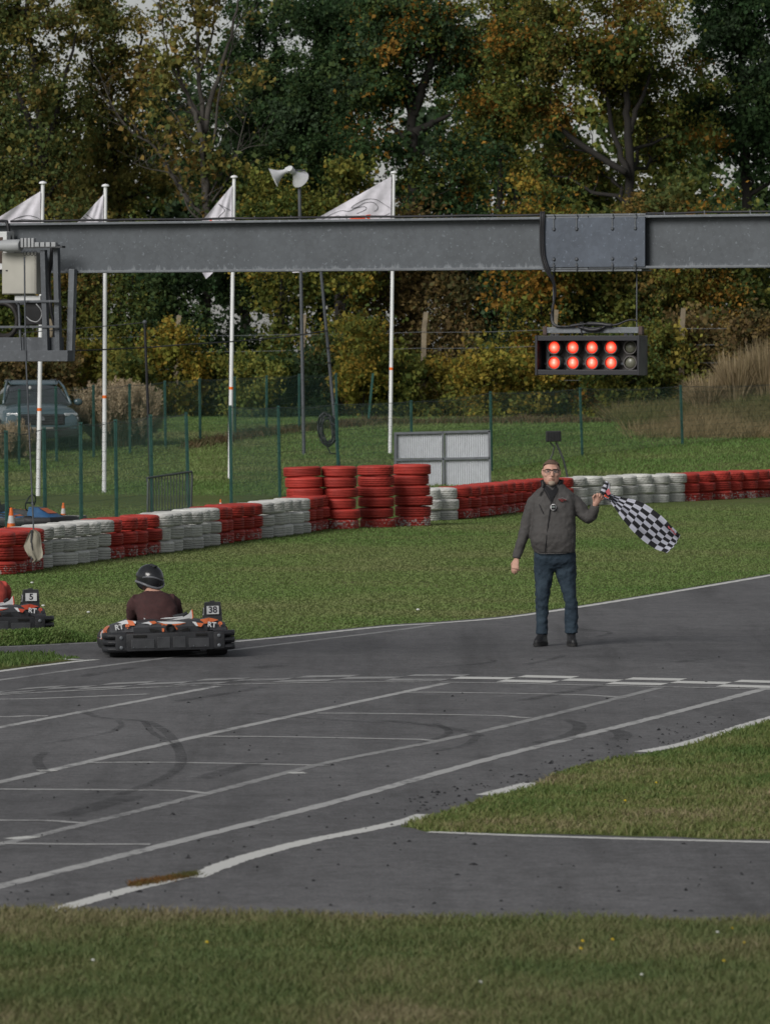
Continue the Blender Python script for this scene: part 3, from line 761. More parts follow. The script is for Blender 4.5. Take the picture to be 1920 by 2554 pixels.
# insulator bracket with its clips and pipe
BRK = M('grey insulator plastic', (.30, .31, .32), .5, var=.1)
MB().box(((cx(62) + cx(168)) / 2, -.34, cz(618)), (cx(168) - cx(62), .06, .018)).build('terminal_bar', DARK, cage)
for i_ in range(4):
    MB().box((cx(66 + i_ * 9), -.35, cz(607)), (.026, .05, .085), bev=.004).build('terminal_clip', BRK, cage)
for i_ in range(4):
    MB().box((cx(104 + i_ * 14), -.35, cz(612)), (.044, .05, .042), bev=.004).build('terminal_clip', BRK, cage)
MB().lathe([(.02, -.16), (.045, -.16), (.056, -.08), (.058, .06), (.05, .075), (.02, .075)], 20, (cx(42), -.35, cz(614)), Matrix.Rotation(R(90), 3, 'Y')).build('pipe_socket', BRK, cage, smooth='auto')
MB().tube([(cx(-260), -.35, cz(617)), (cx(22), -.35, cz(617))], .016, 10).build('pipe', BRK, cage, smooth='auto')
for i_ in range(4):
    c0 = Vector((cx(72 + i_ * 9), -.36, cz(633)))
    MB().tube([c0 + Vector((.017 * math.cos(t), 0, .022 * math.sin(t))) for t in np.linspace(0, 2 * math.pi, 13)], .003, 5).build('wire_ring', BLACK, cage)
cab = thing('electrical_cabinet', 'pale grey electrical cabinet mounted in the hanging cage', 'cabinet', tuple(bp(65, 0, -.12)), math.atan2(bu.y, bu.x))
CAB = M('cream cabinet paint', (.36, .35, .31), .5, var=.08, scale=4)
MB().box((cx(67) - cx(65), -.04, cz(682)), (cx(111) - cx(23), .17, cz(630) - cz(734)), bev=.008).build('cabinet_body', CAB, cab)
MB().box((cx(67) - cx(65), -.128, cz(682)), (cx(111) - cx(23) - .02, .008, cz(632) - cz(732)), bev=.003).build('cabinet_door', CAB, cab)
MB().box((cx(44) - cx(65) - .03, -.134, cz(675)), (.02, .006, .012)).build('door_lock', DARK, cab)
MB().box((cx(82) - cx(65), -.02, cz(744)), (cx(112) - cx(46), .12, .05), bev=.006).build('cable_gland_box', M('white plastic', (.52, .53, .53), .5), cab)
MB().box((cx(86) - cx(65), .02, cz(780)), (cx(112) - cx(68), .06, .22), bev=.006).build('meter_box', BLACK, cab)
mon = thing('timing_box', 'white framed box with brown window beside the cabinet', 'box', tuple(bp(8, 0, -.13)), math.atan2(bu.y, bu.x))
MB().box((cx(2) - cx(8), 0, cz(625)), (cx(26) - cx(-30), .14, cz(577) - cz(672)), bev=.008).build('box_frame', M('white plastic', (.52, .53, .53), .5), mon)
MB().box((cx(-4) - cx(8), -.072, cz(624)), (cx(20) - cx(-28), .006, cz(592) - cz(657))).build('box_window', M('brown tinted window', (.075, .05, .04), .25, var=.3), mon)
def cw(px, py, off): return bp(60, 0) + bu * cx(px, off) + bn * off + Vector((0, 0, cz(py)))
wcable('cabinet_cable', 'black cable running down behind the cabinet into the cage', [cw(136, 616, -.2), cw(133, 655, -.2), cw(127, 690, -.18), cw(128, 735, -.15), cw(133, 780, -.15), cw(141, 812, -.15), cw(140, 848, -.15)], .018)
wcable('beam_drop_cable', 'black cable dropping over the beam corner behind the timing box', [bp(-60, BH + .02, -.05), bp(10, BH + .02, -.06), bp(20, BH + .0, -.115), bp(25, BH - .08, -.12), bp(33, BH - .2, -.12)], .016)
wcable('cable_loop', 'thin grey cable loop hanging below the cabinet', [cw(70, 790, -.2), cw(82, 800, -.2), cw(98, 802, -.2), cw(108, 790, -.2), cw(108, 775, -.2), cw(95, 758, -.2)], .006, mat=BRK)
# coil of hose lying in the cage
b = MB()
for k_ in range(3):
    b.tube([cw(8 + 37 * math.cos(t) + k_ * 2, 800 + 44 * math.sin(t) - k_ * 3, -.15 + k_ * .03) for t in np.linspace(0, 2 * math.pi, 33)], .022, 7, caps=False)
o = b.build('hose_coil', M('dark rubber hose', (.022, .02, .019), .6), None, smooth=True); o.location = (0, 0, 0)
tag(o, 'dark coiled hose lying in the hanging cage', 'hose')
# rod with a torn plastic sheet hanging low
rod = thing('hanging_rag', 'torn cream plastic sheet hanging from a long thin rod', 'plastic sheet', tuple(cw(60, 760, -.40)))
RY = rod.location.y
def rw(px, py, d=0.0): return at(px, py, RY + d) 
MB().tube([rw(61, 640), rw(62, 760), rw(65, 900), rw(74, 1100), rw(82, 1280), rw(84, 1325)], .0075, 6).build('rod', GALV_D, rod, world=True)
prof = [(1322, 76, 88), (1332, 70, 100), (1350, 63, 103), (1362, 59, 104), (1376, 63, 107), (1390, 72, 106), (1396, 84, 101), (1402, 80, 92)]
vv, ff = [], []
for i_, (py, xa, xb) in enumerate(prof):
    for j in range(9):
        t = j / 8; vv.append(rw(xa + (xb - xa) * t, py + 2.5 * math.sin(j * 2.1 + i_), .02 * math.sin(t * 7 + i_ * .5) + .012 * math.sin(t * 15)))
for i_ in range(len(prof) - 1):
    for j in range(8): ff.append((i_ * 9 + j, i_ * 9 + j + 1, (i_ + 1) * 9 + j + 1, (i_ + 1) * 9 + j))
def thin_mat(name, c, tr):
    m, n, l, b_ = new_mat(name); t = noise_node(n, l, 9, 4)
    r_ = ramp(n, l, t.outputs['Fac'], [(.3, tuple(x * .8 for x in c)), (.7, c)]); l.new(r_.outputs[0], b_.inputs['Base Color']); b_.inputs['Roughness'].default_value = .6
    d = n.new('ShaderNodeBsdfTranslucent'); l.new(r_.outputs[0], d.inputs['Color']); mx = n.new('ShaderNodeMixShader'); mx.inputs[0].default_value = tr
    l.new(b_.outputs[0], mx.inputs[1]); l.new(d.outputs[0], mx.inputs[2]); l.new(mx.outputs[0], n['Material Output'].inputs['Surface']); return m
MB().add(vv, ff).build('torn_sheet', thin_mat('cream plastic film', (.40, .37, .29), .3), rod, smooth=True, world=True)
MB().tube([rw(80, 1322, -.01), rw(78, 1350, -.01), rw(80, 1372, -.01), rw(79, 1396, -.01)], .010, 6).build('dark_strap', DARK, rod, world=True)

# ------------------------------------------------------------------ flagpoles and flags
FLAGW = thin_mat('white flag cloth', (.84, .81, .89), .25)
INK = M('black print', (.03, .03, .04), .7); REDP = M('red print', (.72, .085, .03), .7)
def flagpole(top, base, D, label, tape):
    t = at(top[0], top[1], D); bb = at(base[0], base[1], D)
    zg = terrain(D); bb.x += (t.x - bb.x) * (zg - bb.z) / (t.z - bb.z); bb.z = zg
    o = thing('flagpole', label, 'flagpole', tuple(bb), group='white flagpoles')
    MB().tube([bb, bb * .5 + t * .5, t], [.046, .042, .037], 12).build('pole', WHITE, o, smooth='auto', world=True)
    cap = MB().lathe([(.03, -.02), (.078, -.012), (.08, .004), (.06, .03), (.001, .045)], 16, tuple(t))
    cap.build('cap', WHITE, o, smooth='auto', world=True)
    f = (tape - base[1]) / (top[1] - base[1]); c = bb + (t - bb) * f
    MB().tube([c - Vector((0, 0, .03)), c + Vector((0, 0, .03))], .0465, 12).build('orange_tape', ORANGE, o, smooth='auto', world=True)
    b0, b1 = bb + Vector((-.047, -.01, .5)), t + Vector((-.052, -.01, -.1))
    MB().tube([b0, b1], .006, 5).build('halyard', DARK, o, world=True)
    return o
def flag(D, quad, label, art=(), red=(), rip=1.0, seed=0):
    """quad: hoist top, hoist bottom, fly top, fly bottom in photo pixels"""
    HT, HB, FT, FB = [np.array(q, float) for q in quad]; NU, NV = 36, 26
    def pos(u, v, lift=0.0):
        up = HT + (FT - HT) * u; dn = HB + (FB - HB) * u
        sag = 10 * math.sin(math.pi * u) * v
        p = up + (dn - up) * v + np.array((0, sag * rip * .6))
        d = .05 * rip * math.sin(u * 9 + v * 5 + seed) * min(1, u * 3) + .03 * rip * math.sin(v * 11 - u * 6 + seed) * min(1, u * 2) + .016 * math.sin(math.atan2(v + .12, u + .05) * 13 + seed) * min(1, 3 * (u + v))
        return at(p[0], p[1], D + d - .06 - lift)
    o = thing('flag', label, 'flag', tuple(pos(0, 0)))
    vv = [pos(i / NU, j / NV) for i in range(NU + 1) for j in range(NV + 1)]
    ff = [(i * (NV + 1) + j, (i + 1) * (NV + 1) + j, (i + 1) * (NV + 1) + j + 1, i * (NV + 1) + j + 1) for i in range(NU) for j in range(NV)]
    MB().add(vv, ff).build('cloth', FLAGW, o, smooth=True, world=True)
    A = np.array([HT, HB, FT, FB])
    def uv(px, py):
        # invert the quad numerically
        best = None
        u, v = .4, .4
        for _ in range(40):
            up = HT + (FT - HT) * u; dn = HB + (FB - HB) * u; sag = 10 * math.sin(math.pi * u) * v * rip * .6
            p = up + (dn - up) * v + np.array((0, sag)); e = np.array((px, py)) - p
            du = (FT - HT) * (1 - v) + (FB - HB) * v; dv = dn - up
            J = np.stack([du, dv], 1); st = np.linalg.solve(J, e); u += .7 * st[0]; v += .7 * st[1]
        return u, v
    for P in art:
        q = [uv(*p) for p in catmull(P, 5)]
        pts = [pos(min(1, max(0, a)), min(1, max(0, b_)), .006) for a, b_ in q]
        MB().tube(pts, .0065, 4).build('line_print', INK, o, world=True)
    for P in red:
        q = [pos(*uv(*p), .012) for p in P]
        c = sum(q, Vector()) / len(q)
        MB().add([c] + q, [(0, i + 1, (i + 1) % len(q) + 1) for i in range(len(q))]).build('logo_print', REDP, o, world=True)
    return o
flagpole((107, 456), (95, 1240), 112.8, 'leftmost white flagpole, standing before the parked car', 1021)
flagpole((263, 463), (260, 1232), 115.3, 'white flagpole before the pampas grass clump, second from left', 991)
flagpole((584, 441), (573, 1212), 121.5, 'white flagpole behind the open gap in the fence, third from left', 980)
flagpole((982, 430), (972, 1190), 131, 'white flagpole beside the corrugated panel, rightmost of four', 960)
flag(112.8, ((101, 476), (99, 640), (-110, 608), (-80, 700)), 'white flag on the leftmost pole above the cabinet', art=([(30, 548), (50, 540), (72, 537), (90, 541), (99, 546)], [(40, 550), (60, 546), (80, 548)]), seed=1)
flag(115.3, ((258, 484), (256, 640), (158, 592), (200, 672)), 'small drooping white flag on the second pole from the left', art=([(215, 534), (232, 546), (245, 550)], [(208, 541), (222, 549)]), seed=2)
flag(121.5, ((579, 461), (577, 620), (458, 604), (514, 695)), 'drooping white flag on the third pole, its tip below the beam', art=([(547, 510), (560, 522), (556, 530), (545, 541), (548, 550)], [(575, 524), (560, 516), (545, 508)]), red=([(521, 552), (526, 545), (530, 552)],), seed=3)
flag(131, ((976, 439), (973, 640), (690, 600), (730, 680)), 'large white flag with black line drawing and red logo, rightmost pole',
     art=([(972, 518), (955, 507), (938, 497), (915, 496), (893, 505), (876, 517), (890, 516), (910, 505), (930, 504), (942, 514), (940, 522), (933, 526)],
          [(799, 550), (820, 537), (850, 525), (870, 526), (890, 517), (910, 515), (912, 522), (890, 532)], [(812, 550), (830, 541), (846, 538), (846, 550)], [(972, 531), (958, 538), (946, 544)]),
     red=([(867, 550), (876, 542), (890, 539), (907, 537), (912, 546), (911, 549), (900, 548), (885, 549)], [(911, 536), (925, 534), (921, 541), (924, 549), (918, 548)]), seed=4)

# ------------------------------------------------------------------ loudspeaker pole, leaning pole, black post and wires
def gpole(name, label, top, base, D, r0, r1, mat, cat='pole'):
    t = at(*top, D); bb = at(*base, D); zg = terrain(D); bb.x += (t.x - bb.x) * (zg - bb.z) / (t.z - bb.z); bb.z = zg - .05
    o = thing(name, label, cat, tuple(bb)); MB().tube([bb, t], [r0, r1], 12).build('pole', mat, o, smooth='auto', world=True); return o, t, bb
sp, t, _ = gpole('loudspeaker_pole', 'grey steel pole carrying two white horn loudspeakers', (746, 428), (759, 1190), 130.5, .045, .038, GALV_D, 'loudspeaker')
HORN = M('pale grey horn plastic', (.52, .53, .55), .45, var=.06)
k_ = 130.5 / 14000
def horn(cpx, cpy, axis, sc=1.0):
    q = Vector(axis).normalized().to_track_quat('Z', 'Y').to_matrix(); c = at(cpx, cpy, 130.3)
    o = MB().lathe([(.055 * sc, -.12), (.06 * sc, .0), (.10 * sc, .10), (.17 * sc, .20), (.235 * sc, .27), (.245 * sc, .285), (.225 * sc, .272), (.16 * sc, .20), (.05 * sc, .10)], 28, c, q).build('horn', HORN, sp, smooth='auto', world=True)
    MB().lathe([(.05, -.19), (.075, -.18), (.075, -.06), (.05, -.05)], 16, c, q).build('driver', HORN, o, smooth='auto'); o.children[0].data.transform(Matrix.Translation(-sp.location))
horn(708, 428, (-1, -.05, -.5), .95); horn(733, 430, (.50, .62, -.5), .9)
MB().tube([at(706, 424, 130.3), at(762, 424, 130.4)], .018, 6).build('bracket', GALV_D, sp, world=True)
lp, lt, _ = gpole('leaning_pole', 'thin grey steel pole leaning left behind the gantry beam', (797, 640), (846, 1168), 124, .040, .034, GALV_D)
for py_ in (825, 868, 905): 
    c = at(797 + (py_ - 640) * 49 / 528, py_, 124); MB().tube([c - Vector((0, 0, .02)), c + Vector((0, 0, .02))], .042, 10).build('strap', BLACK, lp, world=True)
bk, bt, _ = gpole('black_post', 'slim black post with small cap between the flagpoles', (361, 806), (378, 1250), 110, .032, .026, BLACK)
MB().ball(at(361, 803, 110), .045, 10, 6).build('cap', GALV_D, bk, world=True)
wcable('overhead_cable', 'sagging black string of cable running to the leaning pole', [at(-60, 880, 113), at(100, 876, 113), at(190, 874, 113.5), at(270, 871, 114), at(370, 866, 115), at(460, 859, 117), at(560, 853, 119), at(680, 843, 121), at(760, 833, 123), at(808, 825, 123.9)], .016)
wcable('overhead_wire', 'thin wire running left from the black post cap', [at(-60, 838, 112), at(100, 826, 111), at(250, 814, 110.4), at(359, 804, 110)], .009)
b = MB(); rr = random.Random(4)
for k_ in range(7):
    cx_, cy_ = 817 + rr.uniform(-4, 4), 1072 + rr.uniform(-3, 3); ax, ay = 17 + rr.uniform(-4, 4), 36 + rr.uniform(-6, 6)
    b.tube([at(cx_ + ax * math.cos(t) + 6 * math.sin(t), cy_ + ay * math.sin(t) - 5 * math.cos(t), 119 + rr.uniform(-.04, .04)) for t in np.linspace(0, 2 * math.pi, 25)], .022, 6, caps=False)
b.tube([at(838, 1080, 119), at(842, 1050, 119), at(830, 1036, 119)], .03, 6)
b.tube([at(822, 1096, 119), at(815, 1112, 119), at(824, 1130, 119), at(838, 1132, 119)], .014, 6)
o = b.build('cable_coil', CABLE, None, smooth=True); tag(o, 'black cable coil hung on the fence by the leaning pole', 'cable')

# ------------------------------------------------------------------ green wire fences
def fence(name, label, posts, gaps=(), hw=2.0, mesh_top=.0):
    """posts: (top px, base px, D)"""
    tops, bases = [], []
    for (tp, bpx, D) in posts:
        t = at(*tp, D); bb = at(*bpx, D); zg = terrain(D); bb.x += (t.x - bb.x) * (zg - bb.z) / (t.z - bb.z); bb.z = zg - .05; tops.append(t); bases.append(bb)
    o = thing(name, label, 'fence', tuple(bases[0]))
    for i, (t, bb) in enumerate(zip(tops, bases)):
        d = (t - bb).normalized(); q = d.to_track_quat('Z', 'Y').to_matrix()
        m = MB().box((t + bb) / 2, (.062, .062, (t - bb).length), q, bev=.006).box(t + d * .004, (.068, .068, .012), q)
        m.build('post', GREENP, o, world=True)
    for i in range(len(tops) - 1):
        if i in gaps: continue
        b = MB(); A0, A1, B0, B1 = bases[i] + Vector((0, -.04, .08)), tops[i] + Vector((0, -.04, -.03)), bases[i + 1] + Vector((0, -.04, .08)), tops[i + 1] + Vector((0, -.04, -.03))
        L = (B0 - A0).length; nvw = max(4, int(L / .05)); nh = 10
        for k in range(nvw + 1):
            t = k / nvw; b.tube([A0.lerp(B0, t), A1.lerp(B1, t)], .0018, 3, caps=False)
        for k in range(nh + 1):
            t = k / nh; b.tube([A0.lerp(A1, t), B0.lerp(B1, t)], .0029, 3, caps=False)
        b.build('wire_panel', WIRE, o, world=True)
    for i in range(len(tops) - 1):
        if i in gaps: continue
        a, c = tops[i] + Vector((0, -.05, -.02)), tops[i + 1] + Vector((0, -.05, -.02)); mid = (a + c) / 2 + Vector((0, 0, -.03 - rng.random() * .05))
        MB().tube([Vector(p) for p in catmull([tuple(a), tuple(mid), tuple(c)], 5)], .006, 4).build('top_wire', GALV_D, o, world=True)
    return o
def D_of(y): return dist(y)
fence('wire_fence', 'green wire mesh fence on steel posts behind the tyre wall', [
    ((-170, 1085), (-168, 1345), D_of(1345)), ((-80, 1079), (-77, 1336), D_of(1336)), ((15, 1075), (18, 1327), D_of(1327)), ((110, 1067), (113, 1318), D_of(1318)), ((201, 1054), (203, 1306), D_of(1306)), ((288, 1047), (291, 1296), D_of(1296)),
    ((375, 1035), (380, 1284), D_of(1284)), ((464, 1029), (471, 1273), D_of(1273)), ((574, 1012), (577, 1258), D_of(1258)), ((694, 1013), (698, 1242), D_of(1242)),
    ((838, 1005), (846, 1232), D_of(1232)), ((1025, 999), (1027, 1216), D_of(1216)), ((1223, 977), (1226, 1206), D_of(1206)), ((1446, 967), (1454, 1192), D_of(1192)), ((1697, 961), (1704, 1182), D_of(1182)), ((1950, 955), (1956, 1173), D_of(1173)), ((2200, 950), (2206, 1166), D_of(1166))], gaps=(7,))
fence('wire_fence', 'green wire mesh fence farther back, before car and pampas grass', [
    ((-150, 982), (-150, 1216), 123), ((-45, 977), (-45, 1210), 125), ((48, 971), (48, 1204), 126.5), ((139, 965), (142, 1198), 128), ((233, 961), (234, 1190), 129.5), ((323, 958), (325, 1186), 131), ((411, 950), (414, 1176), 133), ((498, 944), (500, 1170), 135),
    ((585, 940), (587, 1162), 137), ((665, 937), (665, 1155), 139), ((746, 933), (747, 1150), 141), ((838, 931), (842, 1144), 143), ((930, 931), (911, 1124), 145)], gaps=(11,))
fp, _, _ = gpole('fence_stake', 'short thin stake standing alone in the meadow', (1431, 1041), (1431, 1116), 148, .03, .03, GREENP)

# ------------------------------------------------------------------ old concrete posts with strands of wire along the wood
old = [((128, 795), 158), ((447, 786), 158), ((759, 784), 157.5), ((1062, 778), 157), ((1387, 772), 156.5), ((1704, 768), 156), ((2030, 765), 155)]
CONC = M('weathered concrete', (.20, .165, .115), .9, var=.25, scale=6, bs=.4, bscale=30)
of = thing('post_and_wire_fence', 'old concrete posts with bent tops and wire strands along the wood', 'fence', tuple(at(447, 1030, 158)))
for (p, D) in old:
    t = at(*p, D); z = terrain(D) - .1; lean = rng.uniform(-.06, -.14)
    b = MB(); b.tube([(t.x + lean, t.y, z), (t.x + lean * .5, t.y, t.z - .45), (t.x, t.y - .02, t.z)], [.105, .098, .09], 4)
    b.build('concrete_post', CONC, of, world=True)
for dz in (.55, 1.0, 1.5, 1.95):
    for i in range(len(old) - 1):
        a, c = at(*old[i][0], old[i][1]), at(*old[i + 1][0], old[i + 1][1]); a.z -= dz + .02; c.z -= dz; a.y -= .1; c.y -= .1
        MB().tube([a, (a + c) / 2 - Vector((0, 0, .02)), c], .007, 4).build('wire_strand', GALV, of, world=True)

# ------------------------------------------------------------------ corrugated panel, barrier, cones, floodlight, concrete slab
pn = thing('corrugated_panel', 'grey framed white corrugated sheet panel leaning behind the fence', 'panel', tuple(gr(1095, 1222)))
PD = pn.location.y
FRAME = M('grey steel frame', (.13, .14, .155), .55, var=.15); SHEET = M('white corrugated sheet', (.50, .52, .55), .5, var=.06)
def pw(px, py, d=0.0): return at(px, py, PD + d)
for (xa, xb) in ((988, 1101), (1109, 1219)):
    for (ya, yb) in ((1080, 1143), (1150, 1222)):
        b = MB(); n_ = 24; vv = []
        for i in range(n_ * 2 + 1):
            x_ = xa + (xb - xa) * i / (n_ * 2); d = .02 if i % 2 else 0
            vv += [pw(x_, ya - (x_ - 988) * .02, d), pw(x_, yb - (x_ - 988) * .015, d)]
        b.add(vv, [(2 * i, 2 * i + 2, 2 * i + 3, 2 * i + 1) for i in range(n_ * 2)]); b.build('sheet', SHEET, pn, world=True)
def bar_w(par, name, a, c, w, mat, d=-.03):
    p, q = a, c; v = q - p; m = v.to_track_quat('Z', 'Y').to_matrix(); return MB().box((p + q) / 2, (w, .05, v.length), m, bev=.004).build(name, mat, par, world=True)
for (a, c) in (((984, 1081), (1222, 1075)), ((984, 1147), (1222, 1142)), ((986, 1078), (986, 1228)), ((1104, 1076), (1106, 1226)), ((1220, 1074), (1222, 1224)), ((984, 1224), (1222, 1220))):
    bar_w(pn, 'frame_bar', pw(*a, -.03), pw(*c, -.03), .06, FRAME)
br = thing('crowd_barrier', 'dark metal crowd barrier with vertical bars at the fence opening', 'barrier', tuple(gr(420, 1292)))
BD = br.location.y
a, c, d_, e = at(366, 1192, BD - 1.0), at(478, 1176, BD + .6), at(368, 1296, BD - 1.0), at(476, 1284, BD + .6)
BAR = M('worn barrier steel', (.085, .10, .10), .5, metal=.3, var=.2)
MB().tube([d_, at(369, 1205, BD - 1.0), a, c, at(479, 1190, BD + .6), e], .020, 8).build('frame_tube', BAR, br, smooth='auto', world=True)
MB().tube([d_ + Vector((0, 0, .12)), e + Vector((0, 0, .12))], .016, 8).build('lower_rail', BAR, br, world=True)
for k_ in range(1, 15):
    t = k_ / 15; MB().tube([a.lerp(c, t), d_.lerp(e, t) + Vector((0, 0, .12))], .009, 6).build('bar', BAR, br, world=True)
for q in (d_, e): MB().box((q.x, q.y, .02), (.05, .5, .04)).build('foot', BAR, br, world=True)
def cone(px, py, hpx, label):
    g = gr(px, py); k_ = g.y / 14000; h = hpx * k_
    o = thing('traffic_cone', label, 'cone', tuple(g), group='orange traffic cones'); s = h / .43
    MB().box((0, 0, .012 * s), (.24 * s, .24 * s, .024 * s), bev=.006).build('base', ORANGE, o)
    rr_ = lambda z: (.088 - (.088 - .022) * z / .43) * s
    MB().lathe([(rr_(.02), .02 * s), (rr_(.16), .16 * s)], 20).build('lower_cone', ORANGE, o, smooth='auto')
    MB().lathe([(rr_(.16) + .001, .16 * s), (rr_(.29) + .001, .29 * s)], 20).build('white_sleeve', M('white reflective sleeve', (.62, .60, .60), .4, var=.08), o, smooth='auto')
    MB().lathe([(rr_(.29), .29 * s), (rr_(.42), .42 * s), (rr_(.43) * .6, .43 * s)], 20).build('upper_cone', ORANGE, o, smooth='auto')
cone(158, 1297, 43, 'orange and white cone standing alone on the concrete slab'); cone(28, 1328, 62, 'orange and white cone before the parked blue kart')
cone(550, 1272, 27, 'small orange cone peeping over the tyre wall at the fence gap'); cone(12, 1338, 24, 'short orange cone tip at the left edge behind the tyres')
SLAB = M('pale concrete', (.26, .25, .235), .9, var=.12, bs=.3)
ga, gb = gr(60, 1322), gr(178, 1300); v = (gb - ga); q = v.to_track_quat('X', 'Z').to_matrix()
o = MB().box((0, 0, .05), (v.length + .2, .5, .10), bev=.01).build('concrete_slab', SLAB); o.location = (ga + gb) / 2 + Vector((0, .1, 0)); o.rotation_euler = (0, 0, math.atan2(v.y, v.x)); tag(o, 'pale concrete slab edge under the lone cone behind the tyres', 'slab')
fl = thing('floodlight', 'small black box lamp on a bent wire stand behind the marshal', 'floodlight', tuple(gr(1382, 1214)))
FD = fl.location.y
MB().box(at(1380, 1088, FD), (.33, .20, .235), Matrix.Rotation(-.03, 3, 'Y'), bev=.02).build('housing', BLACK, fl, world=True)
for k_ in range(5): MB().box(at(1366 + k_ * 7, 1088, FD - .105), (.012, .02, .2)).build('cooling_fin', BLACK, fl, world=True)
MB().tube([at(1372, 1103, FD), at(1382, 1115, FD), at(1378, 1132, FD), at(1368, 1155, FD), at(1362, 1214, FD)], .018, 6).build('stand_leg', DARK, fl, world=True)
MB().tube([at(1386, 1103, FD), at(1396, 1125, FD), at(1406, 1150, FD), at(1414, 1185, FD), at(1418, 1214, FD)], .022, 6).build('stand_leg', DARK, fl, world=True)

# ------------------------------------------------------------------ tyre wall
def tyre_mesh(name, ro, w, nseg, grooves, notch, mat):
    """a tyre lying flat: lathe with circumferential grooves; notches give the shoulders tread blocks"""
    hw = w / 2; prof = []
    def P(r_, z, kind=0): prof.append((r_, z, kind))
    P(ro * .62, -hw * .80); P(ro * .70, -hw * .97); P(ro * .84, -hw); P(ro * .94, -hw * .90); P(ro * .985, -hw * .72, 1)
    zs = np.linspace(-hw * .66, hw * .66, grooves * 4 + 3)
    for i, z in enumerate(zs):
        g = (i % 4 == 3)
        P(ro * (.935 if g else 1.0) * (1 - .02 * (abs(z) / hw) ** 2), z, 1 if not g else 0)
    P(ro * .985, hw * .72, 1); P(ro * .94, hw * .90); P(ro * .84, hw); P(ro * .70, hw * .97); P(ro * .62, hw * .80); P(ro * .60, 0)
    n = nseg; V = []; Fc = []
    for pi_, (r_, z, kd) in enumerate(prof):
        for k in range(n):
            a = 2 * math.pi * k / n; rr_ = r_
            if kd and notch and (k + (pi_ // 4) * 2) % notch == 0: rr_ -= ro * .022
            V.append((rr_ * math.cos(a), rr_ * math.sin(a), z))
    m = len(prof)
    for i in range(m):
        i2 = (i + 1) % m
        for k in range(n):
            k2 = (k + 1) % n; Fc.append((i * n + k, i * n + k2, i2 * n + k2, i2 * n + k))
    me = bpy.data.meshes.new(name); me.from_pydata(V, [], Fc); me.update()
    bm = bmesh.new(); bm.from_mesh(me); bmesh.ops.recalc_face_normals(bm, faces=list(bm.faces)); bm.to_mesh(me); bm.free()
    for p in me.polygons: p.use_smooth = True
    me.set_sharp_from_angle(angle=R(40)); me.materials.append(mat); return me
RED = tyre_mat('red tyre paint', (.44, .048, .036), (.46, .44, .42), -.13, .17)
WHT = tyre_mat('white tyre paint', (.63, .63, .60), (.13, .13, .13), -.26, -.12)
TM = {'red': [tyre_mesh('red_tyre', .305, .188, 60, 3, 3, RED), tyre_mesh('red_tyre', .31, .188, 54, 4, 0, RED), tyre_mesh('red_tyre', .30, .188, 72, 3, 6, RED)],
      'white': [tyre_mesh('white_tyre', .305, .188, 60, 3, 3, WHT), tyre_mesh('white_tyre', .31, .188, 54, 4, 4, WHT), tyre_mesh('white_tyre', .30, .188, 72, 3, 5, WHT)]}
TALL = [tyre_mesh('tall_tyre', .315, .172, 60, 3, 3, RED), tyre_mesh('tall_tyre', .31, .172, 60, 4, 0, RED)]
tr = random.Random(21)
def stack(x, y, colour, n, label, meshes=None, h=.190, leanv=(0, 0), group='tyre wall stacks', drop=0.0):
    o = thing('tyre_stack', label, 'tyre stack', (x, y, 0), 0, group)
    for i in range(n):
        me = tr.choice(meshes or TM[colour]); t = link('tyre', me, o)
        t.location = (tr.uniform(-.026, .026) + leanv[0] * i, tr.uniform(-.026, .026) + leanv[1] * i, h * (i + .5) - drop); t.rotation_euler = (tr.uniform(-.022, .022) + leanv[1] * .3, tr.uniform(-.022, .022) - leanv[0] * 1.0, tr.uniform(0, 6.28)); sc_ = tr.uniform(.95, 1.05); t.scale = (sc_, sc_, tr.uniform(.93, 1.02))
    return o
ORD = ['first', 'second', 'third', 'fourth', 'fifth', 'sixth', 'seventh', 'eighth', 'ninth', 'tenth', 'eleventh', 'twelfth', 'thirteenth', 'fourteenth', 'fifteenth'] + ['far'] * 20
def wall(base_px, sections, spacing=.585, after=True):
    P = gpx(base_px, 10)
    L = [0.0]
    for i in range(1, len(P)): L.append(L[-1] + np.linalg.norm(P[i] - P[i - 1]))
    n = min(int(L[-1] / spacing), 40); cnt = {}
    rows = []
    for k in range(n + 1):
        s_ = k * spacing; x = np.interp(s_, L, [p[0] for p in P]); y = np.interp(s_, L, [p[1] for p in P]); px = 960 + x / y * F
        if px < -40 or px > 1960: continue
        for (x0, x1, c, desc) in sections:
            if x0 <= px < x1:
                rows.append((x, y, c, desc)); cnt[desc] = cnt.get(desc, 0) + 1
    seen = {}
    for (x, y, c, desc) in rows:
        i = seen.get(desc, 0); seen[desc] = i + 1
        lab = f'{ORD[i]} {c} tyre stack from the left {desc}'
        stack(x + tr.uniform(-.02, .02), y + tr.uniform(-.02, .02) + .31, c, 3, lab, drop=tr.uniform(0, .02))
wall([(-260, 1474), (-120, 1450), (0, 1432), (90, 1416), (210, 1400), (330, 1385), (440, 1371), (560, 1352), (660, 1340), (742, 1328), (792, 1318)],
     [(-400, 62, 'red', 'in the red block at the left edge'), (62, 227, 'white', 'in the white block behind the torn sheet'), (227, 362, 'red', 'in the red block left of the kart driver'), (362, 500, 'white', 'in the white block above the kart driver'),
      (500, 612, 'red', 'in the red block before the third flagpole'), (612, 738, 'white', 'in the white block beside the tall stacks'), (738, 820, 'red', 'in the red end block touching the tall stacks')], .60)
